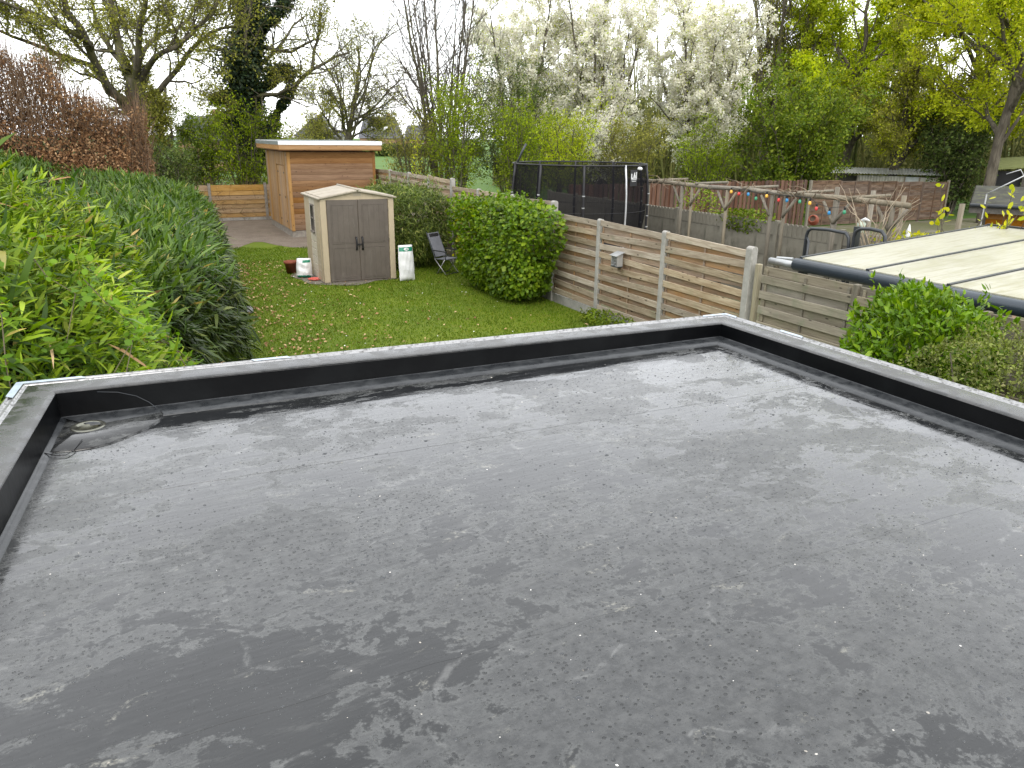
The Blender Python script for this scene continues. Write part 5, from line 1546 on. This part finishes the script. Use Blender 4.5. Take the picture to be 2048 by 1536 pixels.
# ------------------------------------------------------------------ garden bushes
bush("bamboo_bush", "small bushy bamboo behind the resin shed", "bamboo", (7.0, 21.9, 0), (1.35, 1.45), 2.42, 24000, .14, .17, M['bamboo2'], 41, 'lance', e=3.4, gaps=5, sprout=90, droop=-.55, lamp=.14, stems=9)
b = bush("leafy_bush", "bright green leafy bush growing against the timber fence", "bush", (7.86, 16.75, 0), (.72, 2.05), 2.30, 16000, .085, .72, M['bush'], 42, 'oval', lamp=.22, e=4.2, gaps=9, sprout=110, droop=-.25, stems=14, bark=m_bark("pale_stems", (.22, .19, .13), (.30, .26, .19)))
rb_ = np.random.default_rng(5); n = 260
P = np.stack([rb_.uniform(-.5, .2, n), rb_.normal(1.75, .16, n), rb_.uniform(.7, 2.05, n)], 1)
leaves("yellow_leaves", M['bush_yellow'], rb_, P, rb_.normal(0, 1, (n, 3)), rb_.normal(0, .5, (n, 3)) + np.array([-.4, -.5, .5]), rb_.uniform(.07, .11, n), rb_.uniform(.05, .08, n), 'oval', .1, b)
g = G()
for i in range(16):
    a = rb_.uniform(-1.9, 1.9); g.tube([(rb_.uniform(-.3, .1), a, 1.9), (rb_.uniform(-.35, .1), a + rb_.normal(0, .1), 2.25), (rb_.uniform(-.4, .1), a + rb_.normal(0, .2), 2.25 + rb_.uniform(.1, .32))], [.006, .005, .002], 4, False)
o = g.build("shoots", M['vine'], b); o["kind"] = "stuff"
bush("laurel_bush", "glossy bright green laurel in front of the grey fence", "bush", (7.85, 5.45, 0), (.62, .82), 2.04, 13000, .085, .40, M['laurel'], 43, 'lance', lamp=.24, e=4.4, gaps=5, sprout=120, droop=.35, stems=8)
bush("clipped_hedge", "clipped olive green shrub below the laurel at the roof edge", "hedge", (7.25, 3.65, 0), (.86, 1.35), 1.99, 26000, .038, .6, M['privet'], 44, 'quad', lamp=.14, e=4.6, gaps=7, sprout=160, droop=.1, stems=8)
# ivy and weeds at the fence foot
bush("fence_weeds", "low green weeds at the foot of the fence posts", "weeds", (8.3, 12.6, 0), (.3, .9), .32, 1100, .07, .5, M['shrubgreen'], 45, stems=0, lamp=.3)
bush("wall_creeper", "green creeper hanging over the concrete wall under the pergola", "creeper", (13.95, 15.0, 1.4), (.3, .8), .62, 1500, .07, .75, M['shrubgreen'], 46, stems=0, lamp=.3)
bush("wall_shrub", "small dark shrub showing above the wall near the pergola posts", "shrub", (14.4, 17.3, 0), (.5, .7), 2.45, 1600, .08, .6, M['shrubgreen'], 47, lamp=.3)
bush("yellow_shrub", "low yellow leaved shrub on the concrete wall behind the canopy", "shrub", (13.55, 9.8, 1.35), (.3, .95), .62, 700, .10, .55, M['bush_yellow'], 48, stems=0, lamp=.4)


def sprays(name, label, loc, stems, mat, seed, leafn, size, cat="shrub", bark=None):
    rg = np.random.default_rng(seed); root = empty(name, loc, label, cat); P = []; g = G()
    for a, b_, c in stems:
        o, _ = resample([a, b_, c], 7, rg, .02); g.tube([tuple(q) for q in o], [.014 - .0014 * i for i in range(8)], 5, False)
        for q in range(leafn): t = rg.integers(3, 8); P.append(o[t] + rg.normal(0, .05, 3))
    g.build("stems", bark or M['bark'], root)
    if leafn:
        P = np.array(P); n = len(P)
        leaves("leaves", mat, rg, P, rg.normal(0, .6, (n, 3)) + np.array([0, 0, .7]), rg.normal(0, .6, (n, 3)) + np.array([-.3, -.5, .3]), rg.uniform(size * .7, size * 1.2, n), rg.uniform(size * .4, size * .6, n), 'oval', .1, root)
    return root


rs = np.random.default_rng(77)
stm = []
for i in range(15):
    y0 = rs.uniform(-.9, 1.1); stm.append(((0, y0 * .5, 1.2), (rs.normal(0, .1), y0 * .9, 2.0), (rs.normal(0, .2), y0 * 1.25, rs.uniform(2.2, 2.95))))
sprays("young_shrub", "thin upright shrub with scattered yellow green leaf tufts", (13.5, 8.75, 0), stm, M['bush_yellow'], 78, 7, .13)
stm = []
for i in range(16):
    a, c = rs.uniform(-.3, .3), rs.uniform(-.9, 1.0); stm.append(((0, a, 1.6), (rs.normal(0, .1), (a + c) / 2, 2.3), (rs.normal(0, .15), c, rs.uniform(2.4, 2.95))))
sprays("bare_shrub", "bare twisted shrub beside the end of the pergola", (13.15, 10.45, 0), stm, M['olive'], 79, 0, .1, bark=m_bark("pale_twig", (.24, .19, .13), (.32, .27, .2)))

stm = []
for i in range(46):
    y0 = rs.uniform(10.2, 18.8) - 14; stm.append(((0, y0, 2.5), (rs.normal(0, .12), y0 + rs.normal(0, .3), 2.62 + rs.normal(0, .06)), (rs.normal(0, .2), y0 + rs.normal(0, .5), 2.58 + rs.uniform(-.25, .22))))
sprays("climbing_vine", "bare brown vine stems trained along the pergola beam", (13.3, 14, 0), stm, M['olive'], 81, 0, .1, "vine", bark=m_bark("vine_twig", (.13, .10, .07), (.2, .16, .11)))

# ------------------------------------------------------------------ trees
def rel(pts, loc): return [(p[0] - loc[0], p[1] - loc[1], p[2] - loc[2]) for p in pts]


L1 = (.3, 38.0, 0)
stems = [(rel([(.2, 38, 0), (.35, 38.0, 2.0), (.44, 38.0, 3.02), (.56, 38.0, 4.26), (.59, 38.0, 5.07), (.53, 38.0, 5.9)], L1), .50, .36)]
for pts, a, b in (
    ([(.40, 38.0, 4.5), (-.01, 38.0, 4.9), (-.81, 36.99, 5.76), (-.98, 35.99, 6.79), (-1.27, 35.98, 7.65), (-1.6, 34.96, 8.36), (-1.9, 34.9, 10)], .26, .12),
    ([(.5, 38.0, 5.6), (.16, 38.5, 6.57), (.05, 39.0, 7.2), (.03, 40.0, 8.69), (.08, 40.5, 10.5)], .27, .12),
    ([(.55, 38.0, 5.7), (.65, 36.99, 6.72), (.85, 36.99, 7.53), (1.31, 35.98, 8.72), (1.75, 35.96, 10.6)], .20, .08),
    ([(.6, 38, 5.7), (.77, 37.99, 6.07), (1.14, 36.98, 6.51), (1.52, 35.97, 6.78), (2.43, 34.92, 7.1), (3.55, 34.82, 8.07), (4.3, 34.76, 9.5)], .17, .06),
    ([(.6, 37.99, 4.9), (1.44, 36.97, 5.5), (2.03, 36.44, 6.13), (2.57, 35.91, 6.97), (3.21, 35.86, 7.61), (4.4, 34.76, 7.85)], .18, .06),
    ([(.66, 37.99, 6.3), (.9, 38.3, 7.1), (1.59, 38.97, 7.73), (2.86, 39.9, 8.26), (3.6, 40.36, 9.6)], .14, .05),
    ([(1.60, 36.96, 5.75), (1.66, 36.96, 5.26), (1.22, 36.78, 4.55), (1.28, 36.78, 3.75)], .08, .03),
    ([(-.6, 37.2, 5.7), (-.78, 36.99, 6.23), (-1.48, 36.47, 6.48), (-2.03, 35.94, 6.55), (-2.73, 35.9, 6.82), (-4.2, 34.82, 7.3)], .15, .05),
    ([(-.91, 35.99, 7.0), (-1.67, 34.96, 7.39), (-2.47, 34.91, 7.87), (-3.48, 33.82, 7.98), (-4.8, 33.74, 8.4)], .14, .04),
    ([(.25, 38.0, 6.2), (-.4, 40.0, 7.52), (-.75, 40.99, 8.35), (-.8, 40.99, 10.2)], .17, .07)):
    stems.append((rel(pts, L1), a * .82, b * .8))
tree("spreading_tree", "large spreading tree with heavy bare limbs behind the beech hedge", L1, stems,
     [dict(m=9, t0=.25, ang=42, sd=14, lr=.42, rr=.42, rmin=.03, k=5, wob=.22, trop=.10, sides=5),
      dict(m=7, t0=.15, ang=45, sd=15, lr=.55, rr=.5, rmin=.014, k=4, wob=.26, trop=.05, sides=4),
      dict(m=7, t0=.1, ang=45, sd=16, lr=.6, ls=.3, rr=.5, rmin=.008, k=3, wob=.3, trop=.02, sides=3, lmin=.25)],
     [dict(n=9, size=.09, wr=.6, mat=M['bud'], spread=.12)], 101, M['bark_moss'], twig=M['bark_moss'])

L2 = (5.3, 41.7, 0)
iv = [([(5.25, 41.7, 0), (5.27, 41.67, 3.56), (5.44, 41.65, 5.34), (5.43, 41.65, 7.06), (5.93, 41.58, 8.75), (6.25, 41.53, 11.2)], .42, .2),
      ([(5.92, 41.58, 5.46), (6.55, 40.98, 6.21), (6.86, 40.42, 6.7), (7.66, 40.28, 6.55)], .1, .04),
      ([(6.3, 41.9, 3.4), (6.82, 41.95, 4.67), (7.07, 41.4, 5.08), (7.47, 40.82, 5.95), (8.48, 40.11, 6.75), (9.09, 39.98, 7.11), (10.3, 39.75, 7.6)], .17, .05),
      ([(8.44, 40.13, 6.7), (8.61, 40.09, 7.65), (9.0, 40.0, 8.39), (9.0, 40.0, 9.4)], .09, .04),
      ([(5.37, 41.66, 5.1), (4.52, 41.15, 5.52), (3.73, 40.83, 5.26)], .1, .03),
      ([(5.4, 41.65, 6.5), (4.95, 42.71, 7.52), (4.39, 43.28, 7.82), (3.4, 43.84, 8.5)], .12, .04),
      ([(5.7, 41.6, 7.9), (6.46, 40.49, 8.67), (7.23, 39.85, 9.39), (7.8, 39.78, 10.8)], .16, .07),
      ([(5.27, 41.67, 3.9), (4.61, 41.75, 4.62), (4.28, 41.78, 4.26)], .08, .03)]
tv = tree("ivy_tree", "tall tree with trunk wrapped in dark ivy", L2, [(rel(p, L2), a, b) for p, a, b in iv],
          [dict(m=8, t0=.35, ang=42, sd=13, lr=.50, ls=.35, rr=.4, rmin=.022, k=5, wob=.24, trop=.06, sides=4),
           dict(m=7, t0=.2, ang=44, sd=16, lr=.60, rr=.5, rmin=.011, k=4, wob=.26, trop=.03, sides=3, lmin=.7),
           dict(m=4, t0=.1, ang=45, sd=16, lr=.55, rr=.5, rmin=.007, k=3, wob=.3, trop=.0, sides=3, lmin=.3)],
          [dict(n=7, size=.085, wr=.6, mat=M['bud'], spread=.10)], 102, M['bark_moss'], twig=M['bark_moss'])
ri = np.random.default_rng(103)
IP = []
for (pts, a, b), (rr, nn, t0, t1) in zip(iv, ((1.3, 30000, .18, 1.0), (.38, 1500, .25, .95), (.42, 1900, .0, .5), (.2, 0, 0, 1), (.42, 1500, .2, 1.0), (.35, 900, 0, .5), (.6, 2600, 0, .75), (.45, 1300, .2, 1.0))):
    if nn == 0: continue
    o, _ = resample(pts, 24); t = t0 + (t1 - t0) * ri.random(nn); f = t * 24; i = np.minimum(f.astype(int), 23)
    c = o[i] + (o[i + 1] - o[i]) * (f - i)[:, None]
    env = rr * (.8 + .28 * np.sin(c[:, 2] * 2.1) + .25 * np.sin(c[:, 2] * 4.7 + 1)) * (1 - .35 * (c[:, 2] > 9))
    IP.append(c + nrm(ri.normal(0, 1, (nn, 3))) * (env * ri.random(nn) ** .45)[:, None])
IP = np.concatenate(IP) - np.array(L2); n = len(IP)
leaves("ivy", M['ivy'], ri, IP, ri.normal(0, .7, (n, 3)) + np.array([0, -.2, -.6]), ri.normal(0, .5, (n, 3)) + np.array([0, -.6, .6]), ri.uniform(.11, .19, n), ri.uniform(.10, .16, n), 'quad', .1, tv)

L3 = (14.9, 60.2, 0)
tree("field_tree", "small fine twigged tree at the field edge above the brown shed roof", L3,
     [(rel([(14.88, 60.2, 0), (14.95, 60.19, 2.65), (15.02, 60.15, 3.75), (15.69, 59.98, 5.39), (16.1, 59.87, 8.4), (16.13, 59.86, 10)], L3), .33, .06),
      (rel([(14.93, 60.18, 3.0), (14.74, 60.22, 5.19), (14.72, 60.23, 7.6)], L3), .2, .05), (rel([(14.9, 60.2, 3), (13.6, 60.2, 4.6), (12.9, 60.2, 6.2)], L3), .12, .04), (rel([(15.1, 60.1, 3.9), (16.6, 60.2, 5.2), (18.0, 60.2, 6.0)], L3), .12, .04), (rel([(15.0, 60.1, 3.4), (16.2, 60.2, 4.0), (17.6, 60.2, 4.2)], L3), .1, .03), (rel([(14.9, 60.1, 3.2), (13.4, 60.2, 3.7), (12.4, 60.2, 3.9)], L3), .1, .03)],
     [dict(m=11, t0=.25, ang=42, sd=13, lr=.62, ls=.35, rr=.45, rmin=.025, k=4, wob=.2, trop=.12, sides=4, lmin=1.0),
      dict(m=9, t0=.15, ang=42, sd=14, lr=.55, rr=.5, rmin=.014, k=3, wob=.22, trop=.06, sides=3),
      dict(m=7, t0=.1, ang=40, sd=14, lr=.6, rr=.6, rmin=.011, k=2, wob=.2, trop=-.05, sides=3, lmin=.4)],
     [dict(n=4, size=.12, wr=.5, mat=M['bud'], spread=.12)], 104, M['bark_moss'])


def multi_stem(rng, n, h, spread, r0, lean=(0, 0)):
    out = []
    for i in range(n):
        a = 2 * math.pi * (i + rng.random()) / n; s = spread * rng.uniform(.35, 1); hh = h * rng.uniform(.82, 1.05)
        b = np.array([math.cos(a) * .25, math.sin(a) * .25, 0]); e = np.array([math.cos(a) * s + lean[0], math.sin(a) * s + lean[1], hh])
        m = b * .4 + e * np.array([.38, .38, .42]); out.append(([tuple(b), tuple(m), tuple(e)], r0 * rng.uniform(.7, 1), r0 * .2))
    return out


rt_ = np.random.default_rng(7)
tree("bare_tree", "bare many stemmed tree with dark buds against the sky", (14.2, 37.4, 0), multi_stem(rt_, 9, 11.5, 3.0, .13),
     [dict(m=14, t0=.2, ang=36, sd=10, lr=.36, rr=.42, rmin=.02, k=5, wob=.15, trop=.12, sides=4),
      dict(m=8, t0=.2, ang=36, sd=12, lr=.55, rr=.5, rmin=.010, k=3, wob=.2, trop=.08, sides=3, lmin=.5)],
     [dict(n=5, size=.05, wr=.6, mat=M['bark'], spread=.015)], 105, M['bark_moss'], twig=M['bark'])

# willow shrubs in front of the wood
for i, (x, y, h, rx, ry, mt, nleaf, lab) in enumerate((
    (13.3, 33.2, 5.1, 1.5, 1.4, 'willow', 9000, "light green willow shrub left of the trampoline, nearest the bare tree"),
    (15.9, 32.0, 4.5, 1.5, 1.4, 'willow', 9000, "light green willow shrub directly behind the trampoline net"),
    (17.6, 36.5, 6.3, 2.6, 2.0, 'darkgreen', 14000, "big dull green shrub behind the willows"),
    (18.9, 33.0, 4.3, 1.7, 1.5, 'spring', 8000, "yellow green shrub right of the willow above the trampoline"),
    (12.2, 36.2, 4.2, 1.3, 1.3, 'olive', 5000, "brownish twiggy shrub at the field edge beside the bare tree"),
    (23.2, 33.6, 3.9, 2.3, 1.6, 'olive', 9000, "olive green shrub under the blossom above the plank fence"),
    (26.2, 31.4, 3.6, 1.9, 1.6, 'willow', 7000, "mid green shrub under the middle of the blossom trees"))):
    rs_ = np.random.default_rng(200 + i)
    tree("shrub", lab, (x, y, 0), multi_stem(rs_, 12, h, rx * .95, .05),
         [dict(m=8, t0=.15, ang=34, sd=12, lr=.36, rr=.5, rmin=.014, k=4, wob=.2, trop=.08, sides=3), dict(m=4, t0=.15, ang=38, sd=12, lr=.55, rr=.5, rmin=.008, k=3, wob=.22, trop=.03, sides=3, lmin=.35)],
         [dict(n=max(8, nleaf // 400), size=.11, wr=.42, mat=M[mt], spread=.13)], 210 + i, M['bark_moss'], "shrubs at the edge of the wood", "shrub")

# blossoming trees
for i, (x, y, h, sp, nst, lab) in enumerate((
    (20.6, 41.5, 11.0, 2.6, 7, "white blossoming tree left of the other blossom trees"),
    (24.6, 39.2, 11.2, 3.0, 8, "white blossoming tree in the middle of the row"),
    (28.9, 35.6, 9.8, 2.7, 8, "creamy blossoming tree at the right with low hanging flowers"))):
    rs_ = np.random.default_rng(300 + i)
    lv = [dict(m=12, t0=.22, ang=40, sd=13, lr=.32, rr=.42, rmin=.02, k=4, wob=.18, trop=.08, sides=4), dict(m=6, t0=.1, ang=45, sd=15, lr=.5, rr=.5, rmin=.009, k=3, wob=.24, trop=.0, sides=3, lmin=.5)]
    tree("blossom_tree", lab, (x, y, 0), multi_stem(rs_, nst, h, sp, .16), lv,
         [dict(n=84 if i < 2 else 104, size=.105, wr=.8, mat=M['blossom'], spread=.09, hang=0, name='blossom', keep=(lambda X, r, i=i: (X[:, 2] > (3.4 if i < 2 else 1.3) + r.normal(0, .7, len(X))))),
          dict(n=20, size=.09, wr=.5, mat=M['spring'], spread=.16)], 310 + i, M['bark'], "blossom trees in front of the wood")
# second, smaller blossoming shrub low in front
rs_ = np.random.default_rng(333)
tree("blossom_shrub", "white flowering shrub below the middle blossom tree", (22.3, 35.6, 0), multi_stem(rs_, 7, 4.6, 1.5, .06),
     [dict(m=8, t0=.25, ang=40, sd=13, lr=.34, rr=.45, rmin=.014, k=3, wob=.2, trop=.05, sides=3), dict(m=4, t0=.1, ang=45, sd=15, lr=.5, rr=.5, rmin=.008, k=2, wob=.24, trop=.0, sides=3, lmin=.35)],
     [dict(n=16, size=.10, wr=.8, mat=M['blossom'], spread=.09, name='blossom', keep=lambda X, r: X[:, 2] > 1.6)], 334, M['bark'], cat="shrub")

tree("upright_tree", "tall upright tree with a broom of fine twigs beside the blossom", (36.2, 37.3, 0), multi_stem(np.random.default_rng(8), 10, 15, 3.4, .24),
     [dict(m=13, t0=.2, ang=26, sd=9, lr=.34, rr=.42, rmin=.03, k=5, wob=.12, trop=.16, sides=4), dict(m=7, t0=.15, ang=30, sd=11, lr=.5, rr=.5, rmin=.014, k=3, wob=.18, trop=.08, sides=3, lmin=.5)],
     [dict(n=17, size=.12, wr=.5, mat=M['olive'], spread=.13)], 401, M['bark_moss'])


def broad(name, lab, loc, h, r0, crown, seed, mats, nl, fork=.3, lean=(0, 0), m2=6, size=.15, spread=.16, nst=8, sp3=.5):
    rg = np.random.default_rng(seed)
    z0 = h * fork
    st = [([(0, 0, 0), (lean[0] * .2, lean[1] * .2, z0), (lean[0], lean[1], h * .95)], r0, r0 * .2)]
    for i in range(nst):
        a = 2 * math.pi * (i + rg.random()) / nst; zs = h * rg.uniform(fork * .7, .6); e = crown * rg.uniform(.65, 1.0)
        t = zs / (h * .95); bx_, by_ = lean[0] * t, lean[1] * t
        st.append(([(bx_, by_, zs), (bx_ + math.cos(a) * e * .45, by_ + math.sin(a) * e * .45, zs + h * .14), (bx_ + math.cos(a) * e, by_ + math.sin(a) * e, zs + h * rg.uniform(.16, .42))], r0 * .42, r0 * .1))
    return tree(name, lab, loc, st,
                [dict(m=10, t0=.2, ang=44, sd=14, lr=.36, rr=.42, rmin=.03, k=4, wob=.2, trop=.08, sides=4), dict(m=m2, t0=.1, ang=44, sd=15, lr=.55, rr=.5, rmin=.014, k=3, wob=.24, trop=.03, sides=3, lmin=.5)],
                [dict(n=n_, size=size, wr=.55, mat=M[mm], spread=spread) for mm, n_ in zip(mats, nl)], seed + 1, M['bark'])


broad("leafing_tree", "yellow green leafing tree right of the tall upright tree", (38.2, 33.2, 0), 14, .26, 5.0, 411, ('spring',), (95,), size=.16)
broad("leafing_tree", "olive budding tree with dark branches behind the corrugated shed", (37.6, 29.4, 0), 9.0, .30, 3.4, 421, ('olive', 'spring_y'), (44, 12), .2, size=.13)
broad("leafing_tree", "tall yellow leafing tree between the olive tree and the oak", (41.5, 28.5, 0), 15, .28, 5.2, 431, ('spring_y',), (92,), size=.16)
broad("oak_tree", "thick trunked oak with yellow young leaves at the right edge", (36.4, 23.2, 0), 14, .28, 5.8, 441, ('spring_y', 'spring'), (62, 24), .30, (.6, -.4), size=.14)
broad("leafing_tree", "fresh green tree behind the upright tree", (42, 38.5, 0), 13.5, .25, 4.6, 451, ('spring',), (80,), size=.16)
broad("leafing_tree", "pale leafing tree behind the gap at the far right", (46, 22, 0), 13, .3, 5.4, 461, ('spring_y', 'olive'), (56, 30), size=.16)
# dense rounded green shrub-tree
tree("dense_shrub", "dense fresh green rounded shrub behind the plank fence", (29.3, 28.7, 0), multi_stem(np.random.default_rng(9), 13, 5.4, 2.3, .07),
     [dict(m=9, t0=.12, ang=42, sd=13, lr=.4, rr=.5, rmin=.02, k=4, wob=.2, trop=.06, sides=3), dict(m=5, t0=.1, ang=44, sd=14, lr=.55, rr=.5, rmin=.01, k=3, wob=.22, trop=.0, sides=3, lmin=.5)],
     [dict(n=46, size=.13, wr=.6, mat=M['shrubgreen'], spread=.16)], 471, M['bark'], cat="shrub")
tree("dense_shrub", "dark evergreen shrub between dense shrub and oak trunk", (38.5, 26.6, 0), multi_stem(np.random.default_rng(10), 10, 4.4, 1.6, .07),
     [dict(m=8, t0=.1, ang=42, sd=13, lr=.4, rr=.5, rmin=.02, k=3, wob=.2, trop=.06, sides=3), dict(m=4, t0=.1, ang=44, sd=14, lr=.55, rr=.5, rmin=.01, k=3, wob=.22, trop=.0, sides=3, lmin=.5)],
     [dict(n=30, size=.14, wr=.6, mat=M['darkgreen'], spread=.16)], 475, M['bark'], cat="shrub")
tree("dense_shrub", "grey green shrub at the right edge behind the hut mast", (30.5, 14.6, 0), multi_stem(np.random.default_rng(12), 10, 3.6, 2.0, .06),
     [dict(m=8, t0=.1, ang=42, sd=13, lr=.4, rr=.5, rmin=.02, k=3, wob=.2, trop=.06, sides=3), dict(m=4, t0=.1, ang=44, sd=14, lr=.55, rr=.5, rmin=.01, k=3, wob=.22, trop=.0, sides=3, lmin=.5)],
     [dict(n=22, size=.10, wr=.5, mat=M['darkgreen'], spread=.14)], 477, M['bark'], cat="shrub")

# left: shrubs beyond the board fence, brambles, sapling by the brown shed
for i, (x, y, h, rx, mt, n_, lab) in enumerate((
    (4.9, 40.0, 4.4, 1.9, 'willow', 16, "feathery green shrub behind the board fence beside the ivy tree"),
    (3.2, 43.5, 4.4, 1.2, 'shrubgreen', 26, "dark leafy shrub left of the feathery green one"),
    (7.0, 42.0, 3.6, 1.6, 'olive', 14, "twiggy olive shrub behind the brown shed"),
    (1.3, 33.8, 2.8, .8, 'darkgreen', 14, "dark low shrub at the end of the beech hedge"))):
    tree("shrub", lab, (x, y, 0), multi_stem(np.random.default_rng(500 + i), 11, h, rx, .05),
         [dict(m=9, t0=.12, ang=45, sd=13, lr=.38, rr=.5, rmin=.014, k=4, wob=.2, trop=.02, sides=3), dict(m=5, t0=.1, ang=42, sd=12, lr=.55, rr=.5, rmin=.008, k=3, wob=.22, trop=.0, sides=3, lmin=.35)],
         [dict(n=n_, size=.11, wr=.45, mat=M[mt], spread=.12)], 510 + i, M['bark_moss'], "shrubs beyond the board fence", "shrub")
tree("sapling", "slender yellow green sapling at the field side of the fence", (10.55, 31.25, 0), [([(0, 0, 0), (.05, 0, 2), (.12, 0, 4.0)], .03, .008)],
     [dict(m=26, t0=.35, ang=38, sd=12, lr=.13, rr=.5, rmin=.006, k=3, wob=.2, trop=.15, sides=3)], [dict(n=14, size=.085, wr=.4, mat=M['spring_y'], spread=.05)], 530, M['twig'])
rb2 = np.random.default_rng(61); n = 2600
st = np.stack([rb2.uniform(.5, 5.0, n), rb2.uniform(36.9, 39.0, n), np.zeros(n)], 1)
Pb, rbb = grow(rb2, st, rb2.normal(0, .6, (n, 3)) + np.array([.1, 0, 1]), rb2.uniform(.8, 2.2, n), np.full(n, .010), 5, .16, -.16)
V, Q = tubes(Pb, rbb, 3)
o = mobj("brambles", npmesh("brambles", V, Q, None, M['bramble'])); tag(o, "tangle of reddish brown bramble stems behind the board fence", "brambles", kind="stuff")

# field hedge, and the wood that closes the view behind the trees
rf = np.random.default_rng(70); n = 16000
x = rf.uniform(10, 62, n); P = np.stack([x, 150 - (x - 30) * .27 + rf.normal(0, .8, n), 2.1 * rf.random(n) ** .7 + .3 * np.sin(x * 1.7) * rf.random(n)], 1)
o = leaves("field_hedge", M['darkgreen'], rf, P, rf.normal(0, 1, (n, 3)), rf.normal(0, 1, (n, 3)) + np.array([0, -.4, .6]), rf.uniform(.3, .6, n), rf.uniform(.3, .5, n))
tag(o, "dark clipped hedge along the far side of the field", "hedge")
n = 90000
u = rf.random(n); ang_ = np.radians(24.5 + 48 * u); dist = 60 + 26 * rf.random(n); hgt = 6.3 + 2.2 * np.sin(u * 31) + 1.6 * np.sin(u * 67 + 1) + 1.0 * np.sin(u * 143)
hgt *= np.clip((u - .0) / .06, .15, 1)
zz = hgt * rf.random(n) ** .8
P = np.stack([np.sin(ang_) * dist, np.cos(ang_) * dist, zz], 1)
V, Q, _ = leaf_geo(rf, P, rf.normal(0, 1, (n, 3)), rf.normal(0, 1, (n, 3)) + np.array([-.3, -.5, .5]), rf.uniform(.14, .34, n), rf.uniform(.12, .24, n))
n2 = 1500
u = rf.random(n2); ang_ = np.radians(24.5 + 48 * u); dist = 58 + 26 * rf.random(n2)
st = np.stack([np.sin(ang_) * dist, np.cos(ang_) * dist, np.zeros(n2)], 1)
Pt, rdt = grow(rf, st, rf.normal(0, .1, (n2, 3)) + np.array([0, 0, 1]), rf.uniform(5, 11, n2) * np.clip(u / .06, .3, 1), rf.uniform(.05, .16, n2), 6, .07, .03)
V2, Q2 = tubes(Pt, rdt, 3)
o = mobj("far_wood", npmesh("far_wood", np.concatenate([V, V2]), np.concatenate([Q, Q2 + len(V)]), None, M['wood_far']))
tag(o, "far wood of thin trunks and young leaves closing the view", "wood", kind="stuff")
